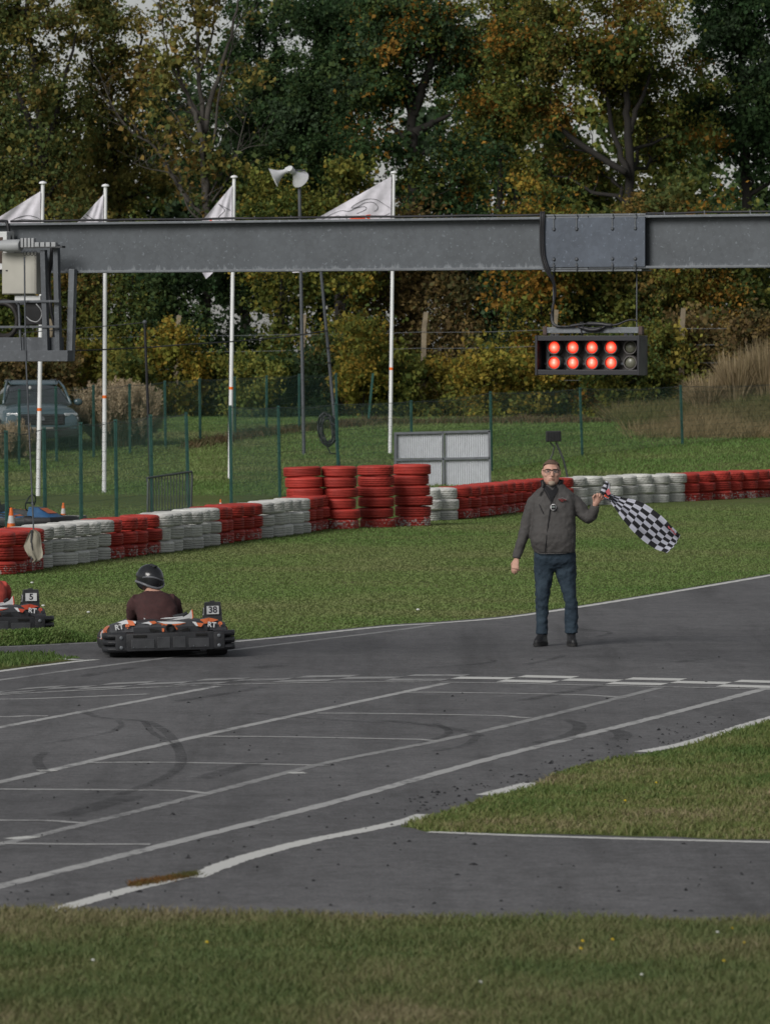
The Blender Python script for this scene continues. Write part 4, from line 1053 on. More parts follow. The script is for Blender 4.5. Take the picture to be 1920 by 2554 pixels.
wall([(1060, 1300), (1135, 1295), (1240, 1282), (1330, 1272), (1400, 1265), (1540, 1259), (1698, 1252), (1810, 1247), (1920, 1241), (2080, 1234), (2300, 1222)],
     [(1060, 1128, 'white', 'in the white block right of the tall stacks'), (1128, 1392, 'red', 'in the red block behind the marshal'), (1392, 1682, 'white', 'in the white block behind the chequered flag'), (1682, 2600, 'red', 'in the red block at the right edge')], .60)
for (px, py, n, desc, lv) in ((766, 1321, 6, 'leftmost tall leaning stack of six red tyres', (-.020, .0)), (849, 1320, 6, 'second tall stack of six red tyres from the left', (-.008, 0)), (939, 1316, 6, 'third tall stack of six red tyres from the left', (-.006, 0)), (1031, 1312.5, 6, 'rightmost tall stack of six red tyres, beside the white block', (-.009, 0))):
    g = gr(px, py); stack(g.x, g.y + .3, 'red', n, desc, TALL, .176, lv, 'tall red tyre stacks', drop=.02)
# ------------------------------------------------------------------ trees and shrubs
LEAF = M_tint('leaf', .75, .35, .12)
BARK = M('dark bark', (.017, .015, .013), .9, var=.35, scale=5, bs=.6, bscale=18)
BARK_G = M('grey bark', (.058, .052, .046), .9, var=.3, scale=4, bs=.5, bscale=18)
DKG = [(0.032, 0.065, 0.025), (0.045, 0.084, 0.031), (0.065, 0.1, 0.035), (0.049, 0.078, 0.041)]
OLV = [(0.095, 0.129, 0.032), (0.138, 0.156, 0.035), (0.182, 0.175, 0.039), (0.078, 0.114, 0.035)]
YEL = [(0.179, 0.182, 0.033), (0.224, 0.19, 0.036), (0.128, 0.147, 0.033), (0.284, 0.199, 0.036)]
ORG = [(0.253, 0.141, 0.031), (0.329, 0.171, 0.031), (0.164, 0.127, 0.034), (0.108, 0.111, 0.034), (0.216, 0.178, 0.039)]
BRN = [(0.131, 0.091, 0.043), (0.169, 0.123, 0.05), (0.1, 0.096, 0.04), (0.2, 0.141, 0.05)]
MAP = [(0.147, 0.14, 0.039), (0.187, 0.158, 0.042), (0.097, 0.122, 0.039), (0.227, 0.152, 0.046), (0.073, 0.101, 0.035)]
def leaf_mesh(name, pts, size, pal, weights, clump_id, parent, seed, origin):
    g = np.random.default_rng(seed); n = len(pts)
    d = g.normal(size=(n, 3)); d[:, 2] -= .35; d /= np.linalg.norm(d, axis=1)[:, None]
    s_ = np.cross(d, g.normal(size=(n, 3))); s_ /= np.linalg.norm(s_, axis=1)[:, None]
    nn = np.cross(d, s_)
    L = size * (.55 + 1.1 * g.random(n) ** 1.6)[:, None] * g.uniform(.75, 1.25, (clump_id.max() + 1, 1))[clump_id]; W = L * g.uniform(.55, .85, n)[:, None]
    V = np.empty((n, 4, 3)); V[:, 0] = pts; V[:, 1] = pts + d * L * .45 + s_ * W / 2 + nn * L * .08; V[:, 2] = pts + d * L; V[:, 3] = pts + d * L * .45 - s_ * W / 2 + nn * L * .08
    V -= np.array(origin)
    pal = np.array(pal); k = clump_id.max() + 1
    base = g.choice(len(pal), size=k, p=np.array(weights) / sum(weights) if weights is not None else None)
    own = g.choice(len(pal), size=n, p=np.array(weights) / sum(weights) if weights is not None else None)
    idx = np.where(g.random(n) < .62, base[clump_id], own)
    c = pal[idx] * g.uniform(.75, 1.25, (k, 1))[clump_id] * g.uniform(.75, 1.28, (n, 1))
    return raw_mesh(name, V.reshape(-1, 3), np.arange(n * 4).reshape(-1, 4), LEAF, parent, np.repeat(np.clip(c, 0, 1), 4, 0))
def clumps(ells, seed, per, crad):
    """ells: (cx, cy, cz, rx, ry, rz, n clumps) -> leaf points and clump ids, clump centres"""
    g = np.random.default_rng(seed); P, I, C = [], [], []; k = 0
    for (cx_, cy_, cz_, rx, ry, rz, n) in ells:
        for _ in range(n):
            u = g.normal(size=3); u /= np.linalg.norm(u); r_ = g.random() ** .42
            c = np.array((cx_, cy_, cz_)) + u * r_ * np.array((rx, ry, rz)); C.append(c)
            m = int(per * g.uniform(.4, 1.5)); sg = crad * g.uniform(.5, 1.3)
            # a spray: leaves along a few short twigs
            tw = g.normal(size=(6, 3)) * np.array((1, 1, .6)); tw /= np.linalg.norm(tw, axis=1)[:, None]
            w = g.integers(0, 6, m); t = g.random(m) ** .7
            P.append(c + tw[w] * (t * sg * 1.7)[:, None] + g.normal(size=(m, 3)) * sg * .27); I.append(np.full(m, k)); k += 1
    return np.concatenate(P), np.concatenate(I), np.array(C)
def bend(a, c, r_, amp, m=6):
    a, c = Vector(a), Vector(c); out = []
    for i in range(m + 1):
        t = i / m; p = a.lerp(c, t); f = math.sin(math.pi * t) * amp
        out.append(p + Vector((r_.uniform(-f, f), r_.uniform(-f, f), r_.uniform(-f, f) * .5 + f * .4)))
    return out
def tree(name, label, px, D, ells_px, pal, weights=None, per=300, crad=.55, size=.112, trunks=None, bark=BARK, seed=1, limbs=16, trunk_r=.2, dy=None, group=None, bare=()):
    """ells_px: (photo x, photo y, half width px, half height px, clumps, depth offset)"""
    k = D / F; base = at(px, 1030, D); z0 = terrain(D) - .1
    o = thing(name, label, 'tree' if 'shrub' not in name and 'bush' not in name else 'shrub', (base.x, D, z0), 0, group)
    ells = []
    for e in ells_px:
        c = at(e[0], e[1], D); ells.append((c.x, D + (e[5] if len(e) > 5 else 0), c.z, e[2] * k, max(1.0, e[2] * k * .8) if dy is None else dy, e[3] * k, e[4]))
    P, I, C = clumps(ells, seed, per * 1.3, crad)
    keep = P[:, 2] > z0 + .1; P, I = P[keep], I[keep]
    leaf_mesh('crown', P, size, pal, weights, I, o, seed, (base.x, D, z0))
    r_ = random.Random(seed); b = MB()
    trunks = trunks or [[(px, 1030), (px, min(e[1] for e in ells_px))]]
    tp = []
    for T in trunks:
        pts = [at(q[0], q[1], D + (q[2] if len(q) > 2 else 0)) for q in T]; pts[0].z = min(pts[0].z, z0 if T is trunks[0] else pts[0].z)
        pp = [Vector(p) for p in catmull([tuple(p) for p in pts], 6)]
        pp = [p + Vector((r_.uniform(-.04, .04), r_.uniform(-.04, .04), 0)) for p in pp]
        tr_ = trunk_r * (1 if T is trunks[0] else .62)
        b.tube(pp, [tr_ * (1 - .78 * i / (len(pp) - 1)) for i in range(len(pp))], 8); tp += [(p, tr_ * (1 - .78 * i / (len(pp) - 1))) for i, p in enumerate(pp)]
    sel = list(range(len(C))); r_.shuffle(sel)
    for ci in sel[:limbs]:
        c = Vector(C[ci]); cand = [q for q in tp if q[0].z < c.z - .1] or tp[:2]
        s_, rad = min(cand, key=lambda q: (q[0] - c).length + .35 * abs(c.z - q[0].z - 1.2))
        rad = min(rad * .55, .12)
        pts = bend(s_, c, r_, .10 * (c - s_).length)
        b.tube(pts, [rad * (1 - .85 * i / (len(pts) - 1)) for i in range(len(pts))], 6)
        for _ in range(3):
            q = pts[r_.randint(2, len(pts) - 2)]; e = q + Vector((r_.uniform(-1, 1), r_.uniform(-1, 1), r_.uniform(.0, .9))) * r_.uniform(.5, 1.2)
            b.tube(bend(q, e, r_, .08, 3), [rad * .3, rad * .22, rad * .14, .006], 4)
    for T in bare:            # leafless boughs traced in the crown
        pts = [Vector(p) for p in catmull([tuple(at(q[0], q[1], D + (q[2] if len(q) > 2 else 0))) for q in T[0]], 5)]
        b.tube(pts, [T[1] * (1 - .8 * i / (len(pts) - 1)) for i in range(len(pts))], 6)
        for i in range(3, len(pts) - 1, 2):
            for _ in range(2):
                q = pts[i]; L_ = r_.uniform(.5, 1.5); e = q + Vector((r_.uniform(-1, 1), r_.uniform(-.6, .6), r_.uniform(.3, 1.1))) * L_
                b.tube(bend(q, e, r_, .10, 4), [T[1] * .28, T[1] * .22, T[1] * .16, T[1] * .1, .005], 4)
    L = o.location; b.v = [(p[0] - L.x, p[1] - L.y, p[2] - L.z) for p in b.v]
    b.build('trunk', bark, o, smooth=True)
    return o
WOOD = 'trees of the wood behind the track'
tree('maple_tree', 'dark-trunked yellowing maple at the upper left corner', 85, 168, [(40, 60, 150, 170, 26), (70, 260, 150, 140, 24), (0, 440, 130, 130, 20), (120, 470, 110, 120, 16)], MAP, [3, 2, 3, 1, 2], trunks=[[(112, 1030), (108, 500), (95, 250), (70, 60), (60, -80)], [(100, 380, -.2), (40, 220), (0, 130)], [(105, 420), (150, 250), (190, 80)]], seed=3, limbs=22, group=WOOD)
tree('maple_tree', 'sparse yellow-green maple left of the bare grey tree', 285, 172, [(250, 60, 130, 150, 18), (290, 240, 130, 150, 22), (300, 420, 130, 130, 24), (200, 520, 120, 110, 18)], MAP, [4, 3, 3, 1, 1], trunks=[[(300, 1030), (295, 500), (275, 250), (290, 20)], [(290, 420), (230, 230), (235, 60)], [(295, 330), (345, 180), (350, 30)]], seed=4, limbs=22, trunk_r=.15, per=260, group=WOOD)
tree('bare_tree', 'tall grey-barked tree with mostly bare branches left of centre', 512, 163, [(420, 250, 110, 200, 13), (560, 130, 100, 170, 9), (500, 430, 120, 90, 9), (450, 40, 120, 90, 10)], MAP, [3, 2, 2, 2, 1], per=80, crad=.6, size=.15,
     trunks=[[(515, 1030), (515, 560), (512, 440), (505, 300), (495, 150), (488, -60)], [(513, 470), (500, 330, -.3), (470, 240), (440, 160), (430, 60)], [(508, 330), (540, 200), (575, 90), (600, -30)]], bark=BARK_G, seed=5, limbs=4, trunk_r=.155,
     bare=(([(515, 540), (470, 500), (420, 420), (380, 360), (330, 330), (285, 270), (255, 200)], .07), ([(515, 520), (545, 480), (580, 420), (600, 340), (615, 280)], .05), ([(505, 300), (470, 240), (430, 170), (405, 60), (395, -30)], .06),
           ([(500, 200), (460, 100), (420, 40), (400, -40)], .05), ([(498, 180), (530, 80), (535, -40)], .05), ([(512, 430), (535, 340), (545, 240), (570, 150), (590, 60)], .05), ([(516, 500), (560, 420), (610, 370), (670, 360)], .035), ([(508, 380), (460, 330), (440, 290), (400, 250)], .04), ([(516, 560), (470, 520), (440, 440), (370, 420), (330, 405)], .035), ([(490, 60), (470, -20), (460, -80)], .04)), group=WOOD)
tree('oak_tree', 'dark green oak with twin trunks right of the bare tree', 690, 176, [(640, 120, 110, 170, 24), (720, 300, 150, 110, 28), (640, 360, 120, 120, 20), (780, 420, 110, 100, 16)], DKG, None, per=420, trunks=[[(700, 1030), (697, 400), (690, 180), (685, -60)], [(698, 420), (655, 200), (642, -60)]], seed=6, limbs=18, group=WOOD)
tree('oak_tree', 'dark green oak reaching over the speaker pole', 850, 173, [(870, 40, 150, 130, 28), (820, 190, 130, 110, 24), (880, 225, 125, 60, 16), (800, 330, 120, 80, 16)], DKG, [3, 3, 2, 2], per=430, trunks=[[(850, 1030), (850, 450), (855, 200), (870, -40)]], seed=7, limbs=18, group=WOOD)
tree('oak_tree', 'dark oak trunk with orange lower leaves against the sky gap', 1035, 166, [(1010, 70, 130, 120, 28), (960, 215, 90, 50, 12), (1120, 140, 100, 90, 16), (1075, 480, 130, 80, 16), (905, 370, 75, 60, 8), (1160, 380, 80, 60, 8)], DKG + ORG[:2] + OLV[:2], [4, 4, 3, 3, 1, 1, 1.2, 1.2], per=380, trunks=[[(1030, 1030), (1033, 600), (1032, 430), (1025, 290), (1012, 100), (1005, -60)], [(1033, 400), (1000, 335), (965, 310)], [(1036, 330, -.2), (1080, 305), (1120, 285)], [(1030, 290), (1060, 200), (1090, 90), (1100, -40)]], seed=8, limbs=18, trunk_r=.26, group=WOOD)
tree('maple_tree', 'olive crown between the dark oak and the orange maple', 1250, 174, [(1240, 60, 150, 130, 28), (1230, 240, 130, 90, 20), (1215, 335, 90, 70, 14)], OLV + ORG[:2], [3, 3, 2, 3, .8, .6], per=400, trunks=[[(1240, 1030), (1245, 500), (1250, 250), (1245, 0)]], seed=9, limbs=20, trunk_r=.14, group=WOOD)
tree('maple_tree', 'big turning maple with forked dark trunk and orange leaves', 1560, 165, [(1500, 70, 210, 150, 44), (1630, 190, 140, 100, 20, 1.5), (1330, 230, 90, 80, 12), (1290, 130, 110, 90, 14), (1670, 350, 110, 70, 12, 2.5), (1430, 400, 120, 60, 10, 2.0)], OLV + ORG, [4, 4, 3, 3, 1, .8, 1.5, 2, 1], per=400,
     trunks=[[(1568, 1030), (1568, 430), (1562, 260), (1560, 120), (1570, -40)], [(1566, 440, -.3), (1530, 330), (1505, 220), (1460, 150)], [(1560, 430, -.5), (1400, 320), (1370, 210), (1355, 150)], [(1568, 330), (1600, 240), (1640, 150)]], seed=10, limbs=26, trunk_r=.17, group=WOOD)
tree('oak_tree', 'almost black-green oak filling the upper right corner', 1850, 169, [(1840, 60, 150, 150, 34), (1900, 230, 130, 110, 24), (1760, 260, 90, 60, 10), (1930, 380, 90, 70, 10)], DKG, [4, 3, 1, 2], per=460, trunks=[[(1870, 1030), (1860, 400), (1850, 150), (1850, -60)], [(1862, 420), (1800, 365), (1740, 372)]], seed=12, limbs=20, group=WOOD)
# second rank, mostly hidden, lower so that the sky shows between the crowns
for i, (px, top, hw, pal, lab) in enumerate(((-30, 420, 200, DKG, 'dark tree behind the left maple'), (200, 470, 190, OLV, 'olive tree behind the yellow-green maple'), (430, 400, 170, DKG, 'dark green tree behind the bare grey tree'), (610, 420, 170, DKG, 'dark tree behind the twin-trunk oak'),
        (800, 470, 170, DKG, 'dark tree behind the loudspeaker pole'), (1130, 480, 170, DKG, 'dark tree right of the black oak trunk'), (1290, 420, 150, DKG, 'dark tree behind the olive crown'), (1480, 500, 170, OLV, 'olive tree behind the forked maple'), (1680, 470, 160, OLV, 'olive tree right of the forked maple'), (1900, 480, 170, DKG, 'dark tree below the upper right oak'))):
    tree('background_tree', lab, px, 188 + (i % 3) * 4, [(px, top - 120, hw * .75, 130, 12), (px, top + 60, hw * .9, 110, 16), (px, top + 220, hw, 130, 16)], pal, None, per=150, crad=.8, size=.24, seed=40 + i, limbs=8, group=WOOD)
# tall shrubs forming the hedge; front ones reach the grass
SH = 'shrubs of the hedge behind the meadow'
hedge = [  # px, top, half width, D, palette, label, density
    (20, 520, 130, 163, OLV, 'olive shrub behind the electrical cabinet'), (190, 500, 120, 163, MAP, 'tall mixed shrub behind the first two flagpoles'), (330, 540, 110, 163, OLV, 'tall olive shrub left of the bare tree foot'), (440, 600, 100, 162, DKG, 'dark shrub at the foot of the bare tree'),
    (600, 440, 110, 164, DKG, 'tall dark shrub left of the loudspeakers'), (700, 420, 90, 162, YEL + OLV * 2, 'golden shrub behind the horn loudspeakers'), (860, 400, 100, 162, YEL + OLV * 2, 'golden-olive shrub behind the large flag'), (960, 500, 100, 164, BRN, 'brownish twiggy shrub right of the large flag'), (1110, 560, 110, 163, BRN, 'brown shrub behind the beam centre'),
    (1260, 520, 100, 163, DKG, 'dark shrub left of the start lights'), (1350, 440, 120, 161, YEL + OLV + ORG[:2], 'orange-yellow shrub above the splice plate'), (1480, 520, 110, 163, OLV, 'olive shrub behind the start light box'), (1600, 480, 110, 163, MAP, 'mixed shrub right of the start lights'), (1720, 500, 110, 162, ORG + OLV * 2, 'rusty orange shrub above the beam at right'), (1850, 520, 120, 163, OLV, 'olive shrub at the right picture edge')]
for i, (px, top, hw, D, pal, lab) in enumerate(hedge):
    tree('hedge_shrub', lab, px, D, [(px, top + 90, hw * .85, 90, 16), (px + 10, top + 240, hw, 120, 22), (px - 5, 900, hw, 110, 16)], pal, None, per=225, crad=.55, size=.115, seed=70 + i, limbs=10, trunk_r=.06, group=SH)
low = [(20, 870, 80, BRN, 'rusty brown low shrub behind the parked car'), (130, 850, 80, BRN, 'brown low shrub behind the car roof'), (240, 830, 70, YEL, 'yellowish low shrub right of the car'), (320, 860, 75, OLV, 'olive low shrub at the black post'), (430, 800, 85, YEL, 'yellow-green shrub at the second concrete post'), (540, 860, 80, OLV, 'olive low shrub behind the third flagpole'),
       (640, 880, 80, OLV, 'olive low shrub left of the speaker pole'), (740, 870, 75, DKG, 'dark low shrub behind the speaker pole'), (850, 830, 85, MAP, 'mixed low shrub right of the leaning pole'), (905, 790, 45, YEL, 'upright yellow maple sapling left of the right flagpole'), (1000, 890, 80, OLV, 'olive low shrub behind the right flagpole'),
       (1100, 880, 85, YEL, 'yellow low shrub at the third concrete post'), (1210, 870, 85, YEL, 'golden low shrub left under the start lights'), (1310, 880, 80, YEL, 'golden low shrub directly under the start lights'), (1420, 900, 85, ORG + OLV + YEL, 'orange-tinted low shrub right under the start lights'), (1540, 830, 90, OLV, 'olive shrub left of the rightmost concrete post'), (1640, 800, 90, ORG[2:] + OLV * 2, 'orange shrub at the rightmost concrete post'), (1760, 780, 90, BRN, 'reddish brown shrub behind the dry reeds'), (1880, 780, 90, BRN, 'brown shrub behind the reeds at the right edge')]
for i, (px, top, hw, pal, lab) in enumerate(low):
    tree('hedge_shrub', lab, px, 155 + (i % 3), [(px, top + 50, hw * .8, 45, 10), (px, top + 130, hw, 75, 16)], pal, None, per=190, crad=.40, size=.105, seed=120 + i, limbs=7, trunk_r=.03, group=SH)

# ------------------------------------------------------------------ pampas grass and the dry bank
DRY = M_tint('dry grass', .8, .3, .1)
def spray(name, label, px, base_py, D, hw, hpx, n, plume, cat='ornamental grass', cols=None, seed=0, wid=.012, kind=None):
    g = np.random.default_rng(seed); k = D / F; b0 = at(px, base_py, D); z0 = terrain(D)
    o = thing(name, label, cat, (b0.x, D, z0))
    Hm = hpx * k; Wm = hw * k
    cols = np.array(cols if cols is not None else [(.14, .15, .075), (.19, .165, .09), (.26, .21, .13), (.10, .12, .055)])
    a = g.uniform(0, 2 * np.pi, n); r0 = Wm * .55 * np.sqrt(g.random(n)); out = Wm * g.uniform(.0, .85, n)
    h = Hm * g.uniform(.45, 1.0, n); S_ = 6
    t = np.linspace(0, 1, S_)[None, :]
    X = r0[:, None] * np.cos(a)[:, None] + out[:, None] * np.cos(a)[:, None] * t ** 2; Yy = (r0[:, None] * np.sin(a)[:, None] + out[:, None] * np.sin(a)[:, None] * t ** 2) * .8
    Z = h[:, None] * (t - .32 * t ** 3 * (out / Wm)[:, None] * 1.4)
    w = wid * g.uniform(.6, 1.4, n)[:, None] * (1 - t * .9); pa_ = g.uniform(0, np.pi, n)[:, None]
    A = np.stack([X - w * np.cos(pa_), Yy - w * np.sin(pa_), Z], -1); B = np.stack([X + w * np.cos(pa_), Yy + w * np.sin(pa_), Z], -1)
    V = np.stack([A, B], 2).reshape(-1, 3); b_ = (np.arange(n)[:, None] * S_ * 2 + np.arange(S_ - 1)[None, :] * 2).reshape(-1, 1)
    Fq = b_ + np.array([[0, 1, 3, 2]])
    c = cols[g.integers(0, len(cols), n)] * g.uniform(.7, 1.2, (n, 1))
    raw_mesh('leaf_blades', V, Fq, DRY, o, np.repeat(c, S_ * 2, 0))
    if plume:
        P, C = [], []
        for i in range(plume):
            aa = g.uniform(0, 2 * np.pi); rr_ = Wm * g.random() ** .5 * .9; hh = Hm * g.uniform(.62, 1.22) * (1 - .25 * (rr_ / Wm) ** 2); L_ = .50 * g.uniform(.6, 1.3); m = 70
            tt = g.random(m); wd = .045 * np.sin(np.pi * np.clip(tt, .05, .95)) ** .7; ang = g.uniform(0, 2 * np.pi, m); ln = g.uniform(.1, .5) 
            P.append(np.stack([rr_ * np.cos(aa) + np.cos(ang) * wd + ln * np.cos(aa) * .3 * tt, (rr_ * np.sin(aa)) * .8 + np.sin(ang) * wd, hh - L_ + L_ * tt], 1)); C.append(np.tile(np.array([(.42, .34, .23)]) * g.uniform(.8, 1.15), (m, 1)))
        P = np.concatenate(P); C = np.concatenate(C); n2 = len(P); d = g.normal(size=(n2, 3)); d[:, 2] = np.abs(d[:, 2]) + .8; d /= np.linalg.norm(d, axis=1)[:, None]
        s_ = np.cross(d, g.normal(size=(n2, 3))); s_ /= np.linalg.norm(s_, axis=1)[:, None]
        V = np.stack([P, P + d * .045 + s_ * .009, P + d * .10, P + d * .045 - s_ * .009], 1).reshape(-1, 3)
        raw_mesh('plumes', V, np.arange(n2 * 4).reshape(-1, 4), DRY, o, np.repeat(C, 4, 0))
    return o
spray('pampas_grass', 'big clump of pampas grass with pale plumes behind the fence', 295, 1172, 134, 118, 142, 5200, 330, seed=1)
spray('pampas_grass', 'smaller pampas clump at the left edge before the car', 15, 1205, 129, 70, 88, 2600, 90, seed=2)
# earth bank with dry grass on the right
bk_p = [(1330, 1066), (1420, 1035), (1520, 1000), (1640, 965), (1760, 940), (1920, 915), (2300, 890)]
bv, bf = [], []
bxs = np.linspace(6, 24, 37); bys = np.linspace(136, 160, 25)
def bank_z(x, y):
    ridge = np.clip((x - (5.6 + (y - 140) * .12)) / 6.5, 0, 1); pr = np.clip((y - 138) / 12, 0, 1)
    return np.array([terrain(v) for v in np.atleast_1d(y)]).reshape(np.shape(y)) - .15 + (.15 + 1.05 * (ridge * ridge * (3 - 2 * ridge))) * (pr * pr * (3 - 2 * pr)) + .18 * (vnoise(x, y, 1.4, 3) - .5) * pr
GX, GY = np.meshgrid(bxs, bys); GZ = bank_z(GX.ravel(), GY.ravel())
bv = np.stack([GX.ravel(), GY.ravel(), GZ], 1); nx = len(bxs)
bf = [(j * nx + i, j * nx + i + 1, (j + 1) * nx + i + 1, (j + 1) * nx + i) for j in range(len(bys) - 1) for i in range(nx - 1)]
tag(raw_mesh('earth_bank', bv, bf, M('dry earth', (.085, .078, .042), .95, var=.3, scale=1.5, bs=.6, bscale=8), smooth=True), kind='structure')
n_ = 60000; x = nr.uniform(6.0, 13, n_); y = 137 + 22 * nr.random(n_); k = nr.random(n_) < np.clip((x - 5.2) / 2.5, .15, 1); x, y = x[k], y[k]
DRYP = np.array([(.11, .125, .045), (.15, .14, .062), (.20, .17, .085), (.27, .21, .115), (.34, .27, .16)])
blades('bank_grass', x, y, bank_z(x, y), .42, .03, .9, DRY, .40, 'long dry brown grass on the bank at the right', 30, DRYP, far=True)
for i, (px, hh, lab) in enumerate(((1765, 120, 'low pale reed clump on the bank, leftmost of three'), (1838, 175, 'pale dry reed clump on the bank, middle of three'), (1915, 190, 'pale dry reed clump on the bank at the picture edge'))):
    D = 147; o = spray('dry_reeds', lab, px, 1075, D, 75, hh, 2200, 0, 'reeds', [(.40, .32, .20), (.33, .26, .15), (.24, .20, .11), (.46, .37, .24)], 10 + i, .014)
    o.location.z = float(bank_z(np.array([o.location.x]), np.array([D]))[0]) - .05

# ------------------------------------------------------------------ parked car behind the back fence
def car(px, D):
    k = D / F; c = at(px, 1100, D); zg = terrain(D)
    o = thing('parked_car', 'dark teal crossover car parked facing the track behind pampas grass', 'car', (c.x, D, zg), R(9))
    PAINT = M('dark teal car paint', (.060, .095, .110), .22, var=.06, scale=2, spec=.6); GLS = M('car window glass', (.035, .042, .046), .12, var=.1, spec=.8); TRIM = M('car black trim', (.012, .012, .013), .5)
    # body sides: loft of rounded sections along the car (front at -y)
    def sec(y, hw, z0, z1, p=3.2, n=28): 
        r_ = []
        for i in range(n):
            t = 2 * math.pi * i / n; cc, ss = math.cos(t), math.sin(t)
            r_.append(Vector((hw * math.copysign(abs(cc) ** (2 / p), cc), y, (z0 + z1) / 2 + (z1 - z0) / 2 * math.copysign(abs(ss) ** (2 / p), ss))))
        return r_
    MB().loft([sec(-2.22, .70, .36, .74), sec(-2.18, .82, .28, .88), sec(-2.0, .90, .24, .97), sec(-1.4, .92, .22, 1.03), sec(-.85, .92, .22, 1.06), sec(.5, .92, .22, 1.06), sec(1.7, .91, .24, 1.05), sec(2.12, .85, .32, .98), sec(2.2, .74, .42, .9)]).build('body', PAINT, o, smooth='auto')
    MB().loft([sec(-.92, .80, .98, 1.06, 4), sec(-.25, .69, 1.0, 1.46, 3.4), sec(.15, .63, 1.0, 1.58, 3.2), sec(1.0, .62, 1.0, 1.57, 3.2), sec(1.75, .66, 1.0, 1.42, 3.4), sec(2.1, .72, .98, 1.04, 4)]).build('cabin', GLS, o, smooth='auto')
    MB().loft([sec(-.16, .56, 1.49, 1.515, 3.4), sec(.15, .61, 1.54, 1.60, 3.2), sec(1.0, .61, 1.54, 1.595, 3.2), sec(1.7, .58, 1.43, 1.46, 3.4)]).build('roof', PAINT, o, smooth='auto')
    for s_ in (-1, 1):
        MB().tube([(s_ * .80, -.90, 1.04), (s_ * .69, -.26, 1.44), (s_ * .61, .15, 1.57)], .030, 8).build('windscreen_pillar', PAINT, o, smooth=True)
        MB().ball((s_ * 1.0, -.62, 1.08), (.11, .07, .085), 12, 8).build('mirror', PAINT, o, smooth=True)
        MB().box((s_ * .66, -2.12, .80), (.34, .12, .075), Matrix.Rotation(s_ * .35, 3, 'Z'), bev=.02).build('headlight', M('headlight glass', (.35, .38, .40), .1, spec=.8), o)
        MB().box((s_ * .83, -2.08, .60), (.035, .10, .28), bev=.01).build('running_light', M('headlight glass', (.35, .38, .40), .1, spec=.8), o)
        MB().tube([(s_ * .55, .05, 1.61), (s_ * .55, 1.4, 1.60)], .018, 6).build('roof_rail', TRIM, o)
        for yy in (-1.38, 1.32):
            w = MB().lathe([(.20, -.10), (.33, -.11), (.345, -.06), (.345, .06), (.33, .11), (.20, .10)], 24, (s_ * .83, yy, .345), Matrix.Rotation(R(90), 3, 'Y')).build('wheel', BLACK, o, smooth='auto')
            MB().lathe([(.02, -.085), (.20, -.075), (.2, .075), (.02, .085)], 16, (s_ * .83, yy, .345), Matrix.Rotation(R(90), 3, 'Y')).build('rim', GALV, w, smooth='auto')
    gl = MB().box((0, -2.20, .68), (1.05, .06, .26), bev=.03).build('grille', TRIM, o)
    for i in range(6): MB().box((0, -2.235, .58 + i * .04), (.98, .012, .010)).build('grille_bar', GALV_D, gl)
    MB().prism([(-.05, 0), (.05, 0), (.05, .06), (0, .11), (-.05, .06)], 0, .02).xform(Matrix.Translation((0, -2.235, .66)) @ Matrix.Rotation(R(90), 4, 'X')).build('badge', GALV, o)
    MB().box((0, -2.19, .44), (1.3, .08, .14), bev=.03).build('air_intake', TRIM, o)
    MB().box((0, -2.13, .36), (1.70, .26, .22), bev=.05).build('lower_bumper', TRIM, o)
    MB().box((0, -2.235, .46), (.50, .012, .10)).build('number_plate', M('plate grey', (.2, .2, .19), .5), o)
    MB().ball((-.13, -.47, 1.42), (.035, .02, .04), 8, 6).build('windscreen_sensor', M('plate white', (.5, .5, .48), .5), o)
    return o
car(84, 133.5)
# ------------------------------------------------------------------ karts
def text_mesh(txt, size, name, mat, parent, m4, ext=.0015, bold=0.0):
    if not txt: return None
    cu = bpy.data.curves.new(name, 'FONT'); cu.body = txt; cu.size = size; cu.extrude = ext; cu.offset = bold; cu.align_x = 'CENTER'; cu.align_y = 'CENTER'
    t = bpy.data.objects.new(name, cu); col.objects.link(t)
    me = bpy.data.meshes.new_from_object(t.evaluated_get(bpy.context.evaluated_depsgraph_get()))
    bpy.data.objects.remove(t); bpy.data.curves.remove(cu)
    me.name = name; me.materials.clear(); me.materials.append(mat); me.transform(m4)
    return link(name, me, parent)
GREY = M('kart grey plastic', (.045, .047, .052), .5, var=.12, scale=10, bs=.1); BUMP = M('kart bumper plastic', (.020, .021, .024), .55, var=.2, scale=12, bs=.15)
KOR = M('kart orange sticker', (.52, .13, .045), .45, var=.12); KWH = M('kart white sticker', (.52, .53, .54), .45, var=.1); KRED = M('kart red sticker', (.42, .06, .03), .45); KBLU = M('kart blue sticker', (.03, .10, .22), .45)
RUBK = M('kart tyre rubber', (.016, .016, .017), .8, var=.2); SHAD = M('deep black', (.004, .004, .004), .8)
def shell(pts_a, pts_b, th=.012):
    """a curved panel: strip between two polylines, given thickness"""
    b = MB(); n = len(pts_a); A = [Vector(p) for p in pts_a]; B = [Vector(p) for p in pts_b]
    nrm = [(B[i] - A[i]).cross(A[min(i + 1, n - 1)] - A[max(i - 1, 0)]).normalized() * th for i in range(n)]
    V = A + B + [A[i] - nrm[i] for i in range(n)] + [B[i] - nrm[i] for i in range(n)]; Fc = []
    for i in range(n - 1):
        Fc += [(i, i + 1, n + i + 1, n + i), (2 * n + i, 3 * n + i, 3 * n + i + 1, 2 * n + i + 1), (i, 2 * n + i, 2 * n + i + 1, i + 1), (n + i, n + i + 1, 3 * n + i + 1, 3 * n + i)]
    Fc += [(0, n, 3 * n, 2 * n), (n - 1, 3 * n - 1, 4 * n - 1, 2 * n - 1)]
    return b.add(V, Fc)
